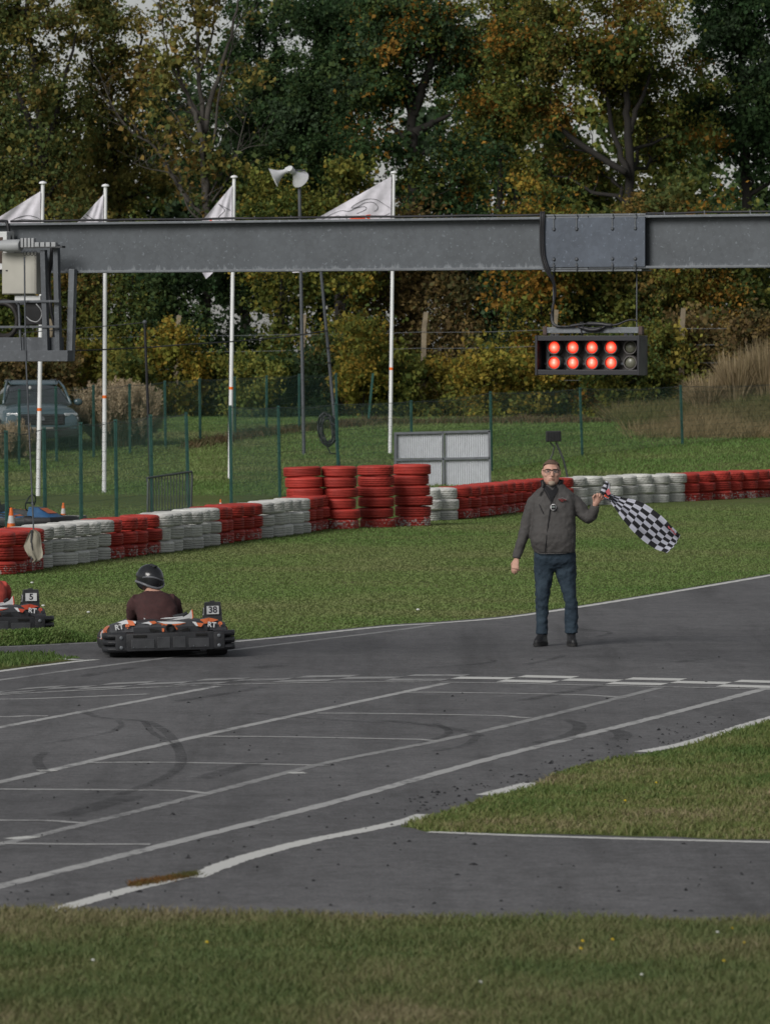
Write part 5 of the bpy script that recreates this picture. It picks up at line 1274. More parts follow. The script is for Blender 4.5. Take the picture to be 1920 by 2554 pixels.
def rbox(x0, x1, y0, y1, z0, z1, bev=.02, rot=None): return MB().box(((x0 + x1) / 2, (y0 + y1) / 2, (z0 + z1) / 2), (x1 - x0, y1 - y0, z1 - z0), rot, bev)
def kart(label, loc, rz, number, c1=KOR, c2=KWH, roll=0.0, box=True):
    o = thing('rental_kart', label, 'kart', loc, rz, 'rental karts'); o.rotation_euler = (0, roll, rz); o.scale = (.93, .93, .93)
    # wheels
    for (x, y, r_, w) in ((-.50, -.60, .138, .20), (.50, -.60, .138, .20), (-.50, .52, .128, .13), (.50, .52, .128, .13)):
        t = MB().lathe([(.07, -w * .46), (r_ * .9, -w * .5), (r_, -w * .40), (r_, w * .40), (r_ * .9, w * .5), (.07, w * .46)], 26, (0, 0, 0), Matrix.Rotation(R(90), 3, 'Y')).build('wheel', RUBK, o, smooth='auto'); t.location = (x, y, r_)
        MB().lathe([(.02, -w * .44), (.068, -w * .40), (.068, w * .40), (.02, w * .44)], 16, (0, 0, 0), Matrix.Rotation(R(90), 3, 'Y')).build('rim', GALV_D, t, smooth='auto')
    # frame and floor
    rbox(-.33, .33, -.60, .80, .045, .07, .005).build('floor_tray', SHAD, o)
    b = MB()
    for s_ in (-1, 1): b.tube([(s_ * .30, -.75, .10), (s_ * .32, 0, .09), (s_ * .26, .8, .09)], .018, 8)
    b.tube([(-.52, -.60, .138), (.52, -.60, .138)], .018, 8); b.build('chassis_frame', SHAD, o)
    # rear bumper: centre piece with pressed panels and two ribbed ends
    bc = MB().box((0, -.80, .165), (.90, .13, .185), None, .018).build('rear_bumper', BUMP, o, smooth='auto')
    for (x0, x1, z0, z1) in ((-.40, -.16, .10, .195), (-.13, .00, .10, .215), (.03, .16, .10, .215), (.19, .40, .10, .195)):
        rbox(x0, x1, -.872, -.860, z0, z1, .01).build('pressed_panel', DARK, bc)
    for (x0, x1) in ((-.38, -.24), (.26, .38)): rbox(x0, x1, -.8735, -.855, .215, .240, .004).build('bumper_slot', SHAD, bc)
    for x_ in (-.375, -.25, .24, .36): MB().ball((x_, -.874, .115), (.008, .005, .008), 8, 5).build('rivet', GALV_D, bc)
    for s_ in (-1, 1):
        e = MB()
        for i, zc in enumerate((.095, .165, .232)):
            rings = []
            for (px_, py_, hh, dd) in ((.45, -.80, .034, .064), (.55, -.795, .034, .066), (.63, -.765, .033, .066), (.672, -.70, .031, .058), (.68, -.62, .026, .04)):
                rings.append([Vector((s_ * px_, py_ + dd * math.cos(t) * (1 if True else 1), zc + hh * math.sin(t))) for t in np.linspace(0, 2 * math.pi, 13)[:-1]])
            e.loft(rings)
        e.box((s_ * .50, -.80, .165), (.12, .125, .17), None, .015)
        ee = e.build('bumper_end', BUMP, o, smooth='auto')
        for zc in (.115, .215): MB().lathe([(.018, 0), (.018, .006), (.010, .010), (.0, .010)], 12, (s_ * .50, -.866, zc), Matrix.Rotation(R(90), 3, 'X')).build('bumper_bolt', GALV, ee)
    # side pods
    for s_ in (-1, 1):
        P = []
        for (y, x0, x1, z1) in ((-.60, .36, .56, .285), (-.50, .35, .645, .335), (-.25, .36, .665, .325), (.05, .37, .665, .29), (.30, .36, .655, .25), (.42, .36, .61, .21)):
            P.append([Vector((s_ * x0, y, .08)), Vector((s_ * x1, y, .08)), Vector((s_ * (x1 + .01), y, .16)), Vector((s_ * (x1 - .03), y, z1 - .05)), Vector((s_ * (x1 - .10), y, z1)), Vector((s_ * (x0 + .03), y, z1 + .02)), Vector((s_ * x0, y, z1 - .02))])
        pd = MB().loft(P).build('side_pod', BUMP, o, smooth='auto')
        # stickers on the pod: orange, white and orange wedges wrapped over its shoulder
        def top(y, t):       # point on the pod's outer shoulder
            ys = [-.60, -.50, -.25, .05, .30, .42]; x0 = np.interp(y, ys, [.36, .35, .36, .37, .36, .36]); x1 = np.interp(y, ys, [.56, .645, .665, .665, .655, .61]); z1 = np.interp(y, ys, [.285, .335, .325, .29, .25, .21])
            pts = [(x1 + .01, .16), (x1 - .03, z1 - .05), (x1 - .10, z1), (x0 + .03, z1 + .02)]
            q = t * 3; i = min(2, int(q)); f = q - i; a, c = pts[i], pts[i + 1]
            return Vector((s_ * (a[0] + (c[0] - a[0]) * f + .004), y, a[1] + (c[1] - a[1]) * f + .004))
        for (ya, yb, t0, t1, m_) in ((-.56, -.34, .05, .55, c1), (-.34, -.18, .05, .98, c2), (-.56, -.42, .60, .98, c2), (-.18, .16, .05, .98, c1), (.16, .24, .05, .98, c2), (.24, .40, .05, .9, c1)):
            ts = np.linspace(t0, t1, 5); shell([top(ya + .03 * k_, t) for k_, t in enumerate(ts)], [top(yb + .03 * k_, t) for k_, t in enumerate(ts)], .004).build('pod_sticker', m_, pd)
        # rear face of the pod with its lettering
        q = MB(); q.add([(s_ * .31, -.70, .262), (s_ * .60, -.66, .262), (s_ * .585, -.61, .335), (s_ * .43, -.60, .385), (s_ * .33, -.62, .37), (s_ * .31, -.45, .25), (s_ * .60, -.45, .25), (s_ * .585, -.45, .335), (s_ * .43, -.45, .385), (s_ * .33, -.45, .37)],
                        [(0, 1, 2, 3, 4), (9, 8, 7, 6, 5), (0, 5, 6, 1), (1, 6, 7, 2), (2, 7, 8, 3), (3, 8, 9, 4), (4, 9, 5, 0)])
        pr = q.build('pod_tail', GREY, o)
        sk = s_ * .44
        text_mesh('RT' if number else '', .075, 'model_lettering', KWH, pr, Matrix.Translation((s_ * .475 - .03, -.682, .315)) @ Matrix.Rotation(R(78), 4, 'X') @ Matrix.Rotation(-s_ * .12, 4, 'Z'), bold=.002)
        text_mesh('8' if number else '', .085, 'model_lettering', c1, pr, Matrix.Translation((s_ * .475 + .055, -.686, .312)) @ Matrix.Rotation(R(78), 4, 'X') @ Matrix.Rotation(-s_ * .12, 4, 'Z'), bold=.004)
        MB().add([(s_ * .33, -.648, .372), (s_ * .43, -.628, .387), (s_ * .52, -.632, .362), (s_ * .46, -.655, .345), (s_ * .33, -.66, .350)], [(0, 1, 2, 3, 4)]).build('tail_sticker', c2 if s_ < 0 else c1, pr)
        MB().add([(s_ * .36, -.645, .375), (s_ * .42, -.629, .388), (s_ * .40, -.662, .33), (s_ * .34, -.67, .33)], [(0, 1, 2, 3)]).xform(Matrix.Translation((0, -.006, 0))).build('tail_sticker', c1, pr)
    # engine cowl behind the seat
    P = []
    for (x, z1, y0) in ((-.36, .30, -.70), (-.30, .36, -.70), (-.16, .375, -.71), (-.05, .36, -.72), (.10, .36, -.72), (.22, .375, -.71), (.34, .36, -.70), (.40, .30, -.70)):
        P.append([Vector((x, y0, .25)), Vector((x, y0 - .015, .31)), Vector((x, y0 + .03, z1)), Vector((x, -.42, z1 + .01)), Vector((x, -.40, .25))])
    cw_ = MB().loft(P).build('engine_cowl', GREY, o, smooth='auto')
    for (pts, m_) in (([(-.20, .30), (-.10, .278), (-.085, .272), (-.085, .262), (-.195, .262)], SHAD), ([(.11, .272), (.20, .30), (.205, .262), (.10, .262)], SHAD),
                      ([(-.28, .352), (-.20, .368), (-.17, .345), (-.185, .33), (-.21, .345)], c2), ([(-.20, .366), (-.14, .372), (-.12, .35), (-.16, .34)], c1), ([(-.075, .355), (-.045, .355), (-.05, .262), (-.07, .262)], c1), ([(.06, .352), (.09, .355), (.085, .272), (.06, .30)], c1),
                      ([(-.12, .365), (.10, .360), (.18, .350), (.10, .338), (-.03, .337)], c2), ([(-.12, .350), (-.03, .335), (.10, .334), (.18, .345), (.10, .325), (-.03, .325)], c1), ([(.28, .345), (.36, .335), (.33, .30), (.29, .31)], c1), ([(.24, .355), (.28, .352), (.30, .31), (.28, .31)], c2)):
        V = [Vector((x, -.728 + max(0, z - .31) * .72 + (0 if z < .31 else .0), z)) for x, z in pts]; c = sum(V, Vector()) / len(V)
        MB().add([c] + V, [(0, i + 1, (i + 1) % len(V) + 1) for i in range(len(V))]).xform(Matrix.Translation((0, -.014, 0))).build('cowl_vent' if m_ is SHAD else 'cowl_sticker', m_, cw_)
    ex = MB().lathe([(.038, -.05), (.045, .0), (.045, .03), (.036, .03), (.034, -.04)], 20, (.01, -.735, .295), Matrix.Rotation(R(90), 3, 'X')).build('exhaust_pipe', SHAD, o, smooth='auto')
    # seat: high-backed shell with a white rim
    seat = MB(); rings = []
    for (y, z, hw, dp) in ((.10, .10, .20, .03), (-.20, .09, .21, .04), (-.34, .16, .225, .05), (-.40, .28, .235, .05), (-.43, .40, .22, .035)):
        rings.append([Vector((hw * math.cos(t), y + dp * (1 - math.sin(t)) * -.4, z + (.12 if y < .2 else .1) * (1 - abs(math.sin(t))) * (1 if z < .3 else .3))) for t in np.linspace(0, math.pi, 13)] + [Vector(((hw - .015) * math.cos(t), y + .02 + dp * (1 - math.sin(t)) * -.4, z + .015 + (.12 if y < .2 else .1) * (1 - abs(math.sin(t))) * (1 if z < .3 else .3))) for t in np.linspace(math.pi, 0, 13)])
    st = seat.loft(rings).build('seat', DARK, o, smooth='auto')
    MB().tube([(-.23, -.43, .385), (-.10, -.455, .382), (.05, -.455, .384), (.17, -.44, .392)], .009, 6).build('seat_rim', KWH, st)
    # tall white guard at the right of the seat
    g = MB().prism([(.06, .335), (.20, .345), (.245, .36), (.262, .39), (.255, .47), (.225, .425), (.17, .395), (.07, .375)], 0, .02).xform(Matrix.Translation((0, -.50, 0)) @ Matrix.Rotation(R(90), 4, 'X')).build('seat_guard', c2, o)
    MB().tube([(.20, -.522, .345), (.25, -.522, .36), (.268, -.522, .39), (.26, -.522, .47)], .008, 6).build('guard_edge', c1, g)
    g = MB().prism([(-.13, .34), (-.02, .325), (.06, .335), (.07, .372), (-.06, .362)], 0, .02).xform(Matrix.Translation((0, -.50, 0)) @ Matrix.Rotation(R(90), 4, 'X')).build('seat_guard', c2, o)
    # nose, front bumper, steering
    P = []
    for (y, hw, z0, z1) in ((.30, .20, .10, .40), (.50, .24, .09, .38), (.72, .30, .08, .28), (.90, .34, .08, .19)):
        P.append([Vector((-hw, y, z0)), Vector((hw, y, z0)), Vector((hw * .9, y, z0 + (z1 - z0) * .6)), Vector((hw * .6, y, z1)), Vector((-hw * .6, y, z1)), Vector((-hw * .9, y, z0 + (z1 - z0) * .6))])
    nz = MB().loft(P).build('nose_fairing', c1, o, smooth='auto')
    MB().add([(-.12, .52, .376), (.12, .52, .376), (.15, .72, .285), (-.15, .72, .285)], [(0, 1, 2, 3)]).xform(Matrix.Translation((0, 0, .006))).build('nose_sticker', c2, nz)
    MB().tube([(-.60, .42, .15), (-.58, .70, .15), (-.46, .92, .15), (0, .99, .15), (.46, .92, .15), (.58, .70, .15), (.60, .42, .15)], [(.085, .05)] * 7, 10).build('front_bumper', BUMP, o, smooth='auto')
    for s_ in (-1, 1): MB().tube([(s_ * .62, -.62, .14), (s_ * .65, -.2, .15), (s_ * .645, .2, .15), (s_ * .60, .45, .15)], [(.075, .03)] * 4, 10).build('side_bumper', BUMP, o, smooth='auto')
    sw = MB().tube([(.15 * math.cos(t), .26 + .05 * math.sin(t), .47 + .14 * math.sin(t)) for t in np.linspace(0, 2 * math.pi, 25)], .013, 6, caps=False).build('steering_wheel', BLACK, o, smooth=True)
    MB().tube([(0, .26, .47), (0, .62, .15)], .014, 6).box((0, .26, .47), (.26, .015, .03)).build('steering_column', DARK, sw)
    # number box standing on the nose
    nb = MB().add([(-.10, .42, .36), (.10, .42, .36), (.082, .40, .555), (-.082, .40, .555), (-.10, .58, .36), (.10, .58, .36), (.075, .50, .555), (-.075, .50, .555)], [(0, 1, 2, 3), (5, 4, 7, 6), (1, 5, 6, 2), (4, 0, 3, 7), (3, 2, 6, 7), (4, 5, 1, 0)]).build('number_box', DARK, o)
    MB().box((0, .45, .562), (.05, .03, .014)).build('box_lug', DARK, nb); nb.location = (.50, -.62, -.03)
    fr = Matrix.Translation((.0, .398, .475)) @ Matrix.Rotation(R(84), 4, 'X')
    MB().box((0, 0, 0), (.125, .085, .004)).xform(fr).build('number_plate', KWH, nb)
    text_mesh(number, .092, 'race_number', INK, nb, fr @ Matrix.Translation((0, .0, .004)), bold=.0025)
    for s_ in (-1, 1):
        fs = Matrix.Translation((s_ * .0915, .47, .46)) @ Matrix.Rotation(s_ * R(90), 4, 'Z') @ Matrix.Rotation(R(84), 4, 'X')
        MB().box((0, 0, 0), (.09, .075, .004)).xform(fs).build('number_plate', KWH, nb); text_mesh(number, .075, 'race_number', INK, nb, fs @ Matrix.Translation((0, 0, .004)), bold=.002)
    return o

def remesh(o, vox, smooth=4, factor=.5, disp=None):
    m = o.modifiers.new('fuse', 'REMESH'); m.mode = 'VOXEL'; m.voxel_size = vox; m.use_smooth_shade = True
    s_ = o.modifiers.new('relax', 'SMOOTH'); s_.iterations = smooth; s_.factor = factor
    if disp:
        tx = bpy.data.textures.new('folds', 'CLOUDS'); tx.noise_scale = disp[0]; tx.noise_depth = 2
        d = o.modifiers.new('folds', 'DISPLACE'); d.texture = tx; d.strength = disp[1]; d.mid_level = .5; d.texture_coords = 'LOCAL'
    return o
SKIN = M('skin', (.56, .315, .235), .55, var=.10, scale=14, c2=(.60, .355, .275)); 
def helmet(parent, c, yaw, tilt):
    hm = MB().ball((0, 0, 0), (.128, .150, .138), 28, 20).tube([(0, .03, -.02), (0, .10, -.085)], [.105, .085], 16)
    hm = hm.build('helmet', M('black helmet shell', (.022, .023, .026), .22, var=.2, scale=5, spec=.6), parent, smooth=True)
    hm.location = c; hm.rotation_euler = (tilt[0], tilt[1], yaw)
    MB().tube([(.129 * math.cos(t), .151 * math.sin(t) , -.052 + .018 * math.cos(2 * t)) for t in np.linspace(0, 2 * math.pi, 33)], .013, 6, caps=False).build('helmet_trim', M('helmet grey stripe', (.16, .165, .18), .3), hm, smooth=True)
    MB().tube([(.125 * math.cos(t), .146 * math.sin(t), .018 + .03 * math.sin(t * 2)) for t in np.linspace(math.pi * 1.05, math.pi * 1.95, 17)], .010, 6).build('helmet_stripe', M('helmet grey stripe', (.16, .165, .18), .3), hm, smooth=True)
    MB().box((0, -.03, .136), (.045, .09, .014), None, .005).build('helmet_vent', DARK, hm)
    MB().ball((0, .045, .012), (.118, .112, .055), 20, 10).build('visor', M('smoked visor', (.02, .022, .025), .08, spec=.8), hm, smooth=True)
    return hm
def driver(label, kobj, sweater, trousers, lean=0.0, head=(0, 0), helm=True, shift=0.0):
    d = thing('person', label, 'person', kobj.location, 0); d.rotation_euler = kobj.rotation_euler; d.scale = (.95, .95, .95)
    d.location.x += shift
    # body: seated, legs forward, hands on the wheel
    b = MB()
    b.ellipses([(0, -.24, .12, .17, .13), (0, -.27, .24, .18, .13), (lean * .3, -.29, .38, .185, .12), (lean * .6, -.29, .52, .19, .115), (lean, -.25, .60, .15, .09), (lean, -.20, .66, .065, .065), (lean * 1.1 + head[0] * .4, -.16, .74, .075, .085), (lean * 1.1 + head[0] * .5, -.15, .82, .06, .07)], 16)
    for s_ in (-1, 1):
        b.tube([(s_ * .10, -.20, .17), (s_ * .19, .14, .30), (s_ * .20, .30, .31), (s_ * .17, .58, .16), (s_ * .17, .64, .20)], [.085, .075, .062, .045, .04], 10)
        b.tube([(lean + s_ * .17, -.25, .57), (lean * .5 + s_ * .215, -.08, .39), (s_ * .18, .10, .40), (s_ * .145, .245, .465)], [.06, .05, .042, .03], 10)
        # hand round the wheel rim
        b.box((s_ * .145, .25, .47), (.045, .06, .085), None, .015)
        for k_ in range(4): b.tube([(s_ * (.13 + .0), .27, .44 + k_ * .021), (s_ * .155, .292, .44 + k_ * .021), (s_ * .172, .27, .44 + k_ * .021)], .0095, 6)
        b.tube([(s_ * .13, .23, .485), (s_ * .15, .245, .525)], .011, 6)
    body = remesh(b.build('body', SKIN, d), .013, 3)
    s = MB()
    s.ellipses([(0, -.26, .17, .19, .165), (0, -.29, .26, .205, .165), (lean * .3, -.31, .38, .212, .155), (lean * .55, -.31, .48, .214, .145), (lean * .85, -.295, .56, .20, .125), (lean, -.27, .615, .150, .095), (lean, -.23, .645, .085, .08)], 24, 2.3)
    for s_ in (-1, 1): s.tube([(lean + s_ * .15, -.28, .565), (lean * .8 + s_ * .205, -.22, .50), (lean * .5 + s_ * .225, -.08, .38), (s_ * .20, .06, .37), (s_ * .16, .20, .43)], [.075, .078, .068, .056, .045], 12)
    remesh(s.build('sweater', sweater, d), .012, 6, .5, (.09, .016))
    t = MB(); t.ellipses([(0, -.20, .09, .17, .17), (0, -.22, .16, .19, .17), (0, -.24, .21, .19, .15)], 18)
    for s_ in (-1, 1):
        t.tube([(s_ * .10, -.18, .17), (s_ * .19, .14, .30), (s_ * .20, .30, .31), (s_ * .17, .55, .17)], [.10, .088, .074, .055], 10)
    remesh(t.build('trousers', trousers, d), .012, 4, .5)
    for s_ in (-1, 1):
        MB().ball((s_ * .17, .64, .19), (.045, .05, .12), 12, 8, Matrix.Rotation(-.3, 3, 'X')).build('shoe', BLACK, d, smooth=True)
    if helm: helmet(d, (lean * 1.15 + head[0], -.15, .775), head[1], (R(14), R(-6), ))
    return d
k1 = gr(421, 1641); ky = R(7)
KX = Matrix.Rotation(ky, 3, 'Z') @ Vector((0, -.62, 0))
kart_a = kart('orange and white rental kart number 38 seen from behind', (k1.x - KX.x, k1.y - KX.y + .05, 0.008), ky, '38', roll=R(-1.2))
MAROON = M('maroon knit', (.060, .027, .027), .9, var=.18, scale=30, bs=.3, bscale=120); NAVY = M('dark navy trousers', (.014, .017, .027), .8)
driver('kart driver in maroon sweater and black helmet seen from behind', kart_a, MAROON, NAVY, lean=-.05, head=(-.012, R(38)), shift=-.06)
k2 = gr(128, 1601)
kart_b = kart('red and white rental kart cut by the left picture edge', (k2.x - .74, k2.y + .75, .008), R(12), '5', c1=KRED)
driver('kart driver in red and blue jacket at the left picture edge', kart_b, M('red driver jacket', (.40, .060, .045), .8), NAVY)
k3 = gr(40, 1322)
kart_c = kart('parked black and blue kart behind the fence, steering wheel raised', (k3.x, k3.y + .5, .0), R(-118), '', c1=KBLU, c2=KOR)
# ------------------------------------------------------------------ the marshal with the chequered flag
mp_ = gr(1385, 1612.5); man = thing('person', 'man in grey jacket and jeans waving a chequered flag on the track', 'person', (mp_.x, mp_.y, .008))
def q(zx, zy, y=0.0): return Vector(((zx - 452) / 911.0, y, 1.9127 - zy / 911.0))
JACK = M('grey softshell jacket', (.072, .068, .066), .8, var=.10, scale=9, bs=.12, bscale=160); JEAN = None
def jean_mat():
    m, n, l, b = new_mat('blue denim')
    t = noise_node(n, l, 5, 4, .6); w = noise_node(n, l, 160, 2)
    c = ramp(n, l, t.outputs['Fac'], [(.30, (.013, .025, .041)), (.55, (.020, .038, .057)), (.75, (.036, .060, .082))])
    c2 = mix(n, l, .35, c.outputs[0], ramp(n, l, w.outputs['Fac'], [(.3, .55), (.7, 1.3)]).outputs[0], 'MULTIPLY'); l.new(c2, b.inputs['Base Color']); b.inputs['Roughness'].default_value = .85
    bump(n, l, b, w.outputs['Fac'], .2, .002); return m
JEAN = jean_mat()
HAIR = M('short brown hair', (.125, .078, .056), .8, var=.3, scale=60, bs=.5, bscale=150)
# body (skin): head, neck, trunk, arms, hands, legs as one surface
b = MB()
hx, hy = -.043, -.01
head = [(1.585, .050, .055, .012), (1.600, .060, .070, -.004), (1.622, .072, .083, -.006), (1.65, .078, .090, -.004), (1.68, .081, .095, .0), (1.71, .080, .098, .004), (1.74, .082, .100, .007), (1.77, .081, .100, .008), (1.795, .075, .094, .008), (1.815, .060, .078, .008), (1.828, .036, .05, .008)]
b.ellipses([(hx, hy + yo, z, rx, ry) for (z, rx, ry, yo) in head], 24, 2.2)
b.tube([(hx, hy + .035, 1.66), (hx - .002, hy + .03, 1.57), (hx, .03, 1.46)], [.060, .062, .075], 14)
b.tube([(hx + .004, hy - .092, 1.735), (hx + .005, hy - .110, 1.705), (hx + .005, hy - .112, 1.688), (hx + .005, hy - .09, 1.678)], [.010, .014, .018, .012], 8)   # nose
b.tube([(hx - .055, hy - .080, 1.748), (hx, hy - .094, 1.752), (hx + .055, hy - .080, 1.748)], .010, 8)                                                               # brow
b.tube([(hx - .028, hy - .090, 1.642), (hx, hy - .098, 1.640), (hx + .028, hy - .090, 1.642)], [.006, .010, .006], 8)
b.tube([(hx - .024, hy - .090, 1.656), (hx, hy - .100, 1.660), (hx + .024, hy - .090, 1.656)], [.005, .008, .005], 8)
b.ball((hx, hy - .074, 1.612), (.030, .026, .022), 10, 8)
for s_ in (-1, 1):
    b.ball((hx + s_ * .086, hy + .012, 1.712), (.011, .022, .034), 10, 8, Matrix.Rotation(s_ * .25, 3, 'Z'))
    b.ball((hx + s_ * .045, hy - .062, 1.690), (.028, .026, .022), 10, 8)
b.ellipses([(-.03, .01, .80, .14, .09), (-.03, .0, 1.0, .15, .10), (-.03, .0, 1.2, .155, .10), (-.025, .01, 1.40, .15, .08), (-.03, .02, 1.50, .09, .07)], 16)
RA = [q(300, 425, .01), q(235, 520, .016), q(182, 700, .025), q(112, 910, -.025), q(100, 965, -.033)]
b.tube(RA, [.035, .040, .036, .028, .025], 10)
LA = [q(570, 425, .01), q(662, 502, .004), q(742, 578, -.025), q(778, 560, -.06), q(806, 465, -.112)]
b.tube(LA, [.035, .040, .034, .030, .025], 10)
for s_, hxp, kx, fx in ((-1, -.115, -.135, -.130), (1, .055, .145, .158)):
    b.tube([(hxp, .01, .82), (kx, -.01, .46), (fx, .02, .08)], [.07, .05, .038], 10)
def hand(b, wrist, fwd, palm_n, thumb_side, curl, spread=.02, sc=1.0):
    """wrist -> palm -> four fingers with two bends, thumb from the side of the palm"""
    f = fwd.normalized(); n = (palm_n - f * palm_n.dot(f)).normalized(); s_ = f.cross(n).normalized() * thumb_side
    rings = []
    for (t, w, h) in ((-.01, .026, .021), (.03, .036, .018), (.065, .041, .016), (.092, .040, .014)):
        c = wrist + f * t * sc; rings.append([c + s_ * w * sc * math.cos(a) + n * h * sc * math.sin(a) for a in np.linspace(0, 2 * math.pi, 13)[:-1]])
    b.loft(rings)
    for i, L_ in enumerate((.072, .080, .075, .058)):
        o_ = (1.5 - i) * .0225 * sc; base = wrist + f * (.086 - .006 * abs(i - 1.2)) * sc + s_ * o_
        d = f.copy(); p = base - f * .012; pts = [p]
        for j, fr in enumerate((.45, .32, .26)):
            ang = curl[i] * (.55 if j == 0 else 1.0); d = (d * math.cos(ang) + n * math.sin(ang)).normalized(); n2 = n
            nn_ = (n - d * n.dot(d)); n = nn_.normalized() if nn_.length > 1e-4 else n2
            p = p + d * L_ * fr * sc * (1.15 if j == 0 else 1); pts.append(p.copy())
        n = (palm_n - f * palm_n.dot(f)).normalized()
        b.tube(pts, [.0105 * sc, .0095 * sc, .0088 * sc, .0070 * sc], 8)
    p0 = wrist + f * .022 * sc + s_ * .026 * sc; p1 = p0 + (s_ * .75 + f * .75 + n * .35).normalized() * .040 * sc; p2 = p1 + (f * .95 + s_ * .05 + n * .55).normalized() * .034 * sc
    b.tube([p0 - s_ * .01, p0, p1, p2], [.013 * sc, .0145 * sc, .0115 * sc, .0085 * sc], 8)
hand(b, q(100, 965, -.035), q(82, 1060, -.04) - q(100, 965, -.03), Vector((.55, .75, .1)), -1, (.35, .45, .55, .65), sc=1.02)
hand(b, q(806, 462, -.115), q(862, 350, -.12) - q(806, 462, -.115), Vector((.35, -1, .15)), -1, (1.25, 1.3, 1.35, 1.35), sc=1.05)
body = remesh(b.build('body', SKIN, man), .0055, 1, .4)
# short hair as a cap over the skull, goatee, eyes, mouth line
def cap_rings(z0, z1, grow, cut):
    rings = []; zs = np.linspace(z0, z1, 9)
    hz = [h[0] for h in head]
    for z in zs:
        rx = np.interp(z, hz, [h[1] for h in head]) + grow; ry = np.interp(z, hz, [h[2] for h in head]) + grow; yo = np.interp(z, hz, [h[3] for h in head])
        rings.append([Vector((hx + rx * math.copysign(abs(math.cos(t)) ** .91, math.cos(t)), hy + yo + ry * math.copysign(abs(math.sin(t)) ** .91, math.sin(t)), z)) for t in np.linspace(0, 2 * math.pi, 25)[:-1]])
    return rings
hb = MB(); rg = cap_rings(1.735, 1.828, .0035, 0)
top_ring = [p + Vector((0, 0, .010)) for p in rg[-1]]; rg.append(top_ring)
# the front half starts higher: the forehead stays bare
for i, ring in enumerate(rg):
    for p in ring:
        front = max(0.0, -(p.y - hy) / .1); lim = 1.735 + .066 * min(1, front * 1.7)
        if p.z < lim: p.z = lim if i < 8 else p.z
hb.loft(rg); hb.build('hair', HAIR, man, smooth=True)
GOAT = M('grey goatee', (.34, .27, .21), .9, var=.25, scale=80)
gb_ = MB(); gb_.ball((hx + .002, hy - .082, 1.607), (.036, .028, .027), 14, 10); gb_.build('goatee', GOAT, man, smooth=True)
EYEW = M('eye white', (.40, .37, .35), .3); IRIS = M('dark iris', (.03, .035, .045), .2)
for s_ in (-1, 1):
    e = MB().ball((hx + s_ * .031, hy - .082, 1.724), (.013, .010, .0085), 12, 8).build('eye', EYEW, man, smooth=True)
    MB().ball((hx + s_ * .031, hy - .0905, 1.724), (.006, .003, .006), 10, 6).build('iris', IRIS, e, smooth=True)
    MB().tube([(hx + s_ * .014, hy - .099, 1.744), (hx + s_ * .034, hy - .098, 1.749), (hx + s_ * .056, hy - .086, 1.744)], .0042, 6).build('eyebrow', HAIR, man, smooth=True)
MB().tube([(hx - .024, hy - .096, 1.649), (hx + .002, hy - .105, 1.650), (hx + .026, hy - .096, 1.648)], .0028, 6).build('mouth', M('lip', (.20, .08, .065), .6), man, smooth=True)
gls = thing('glasses', 'dark-rimmed rectangular glasses on the man with the flag', 'glasses', (mp_.x, mp_.y, .008))
FRM = M('black glasses frame', (.015, .013, .013), .3)
lens_m, n_, l_, b_ = new_mat('glasses lens'); b_.inputs['Base Color'].default_value = (.5, .5, .52, 1); b_.inputs['Alpha'].default_value = .10; b_.inputs['Roughness'].default_value = .05
for s_ in (-1, 1):
    cxl = hx + s_ * .036; y0 = hy - .112
    pts = [(cxl + .030 * math.copysign(abs(math.cos(t)) ** .55, math.cos(t)), y0 + .010 * (abs(math.cos(t))), 1.726 + .0165 * math.copysign(abs(math.sin(t)) ** .55, math.sin(t))) for t in np.linspace(0, 2 * math.pi, 25)]
    MB().tube(pts, .0024, 6, caps=False).build('rim', FRM, gls)
    MB().tube([(cxl - .03, y0 + .008, 1.742), (cxl + .03, y0 + .008, 1.742)], .0032, 6).build('brow_bar', FRM, gls)
    MB().add([Vector(p) for p in pts[:-1]], [tuple(range(24))]).build('lens', lens_m, gls)
    MB().tube([(hx + s_ * .066, y0 + .010, 1.737), (hx + s_ * .086, hy - .05, 1.736), (hx + s_ * .089, hy + .02, 1.728)], .003, 6).build('temple', FRM, gls)
MB().tube([(hx - .008, hy - .112, 1.732), (hx, hy - .116, 1.735), (hx + .008, hy - .112, 1.732)], .0026, 6).build('bridge', FRM, gls)
# jacket
j = MB()
def row(zx0, zx1, zy, dep, yo=0.0): 
    a, c = q(zx0, zy), q(zx1, zy); return ((a.x + c.x) / 2, yo, a.z, (c.x - a.x) / 2, dep)
j.ellipses([row(262, 628, 905, .150, -.01), row(250, 632, 880, .158, -.012), row(222, 634, 800, .172, -.022), row(226, 632, 720, .170, -.022), row(238, 630, 640, .162, -.015), row(240, 632, 560, .152, -.008), row(238, 634, 480, .146, .0), row(232, 640, 420, .130, .008), row(242, 628, 380, .112, .012), row(280, 585, 345, .098, .016), row(318, 548, 318, .088, .018), row(335, 530, 290, .080, .02)], 32, 2.5)
RS = [q(300, 412, .01), q(258, 448, .012), q(230, 520, .016), q(207, 600, .022), q(180, 700, .025), q(148, 800, .0), q(109, 915, -.025), q(99, 955, -.03)]
j.tube(RS, [.058, .066, .066, .064, .060, .053, .044, .042], 14)
LS = [q(570, 408, .01), q(612, 438, .008), q(662, 500, .004), q(710, 562, -.006), q(748, 592, -.025), q(778, 570, -.055), q(794, 525, -.085), q(806, 472, -.108)]
j.tube(LS, [.058, .070, .074, .068, .062, .058, .050, .045], 14)
jk = remesh(j.build('jacket', JACK, man), .0085, 4, .5, (.065, .019))
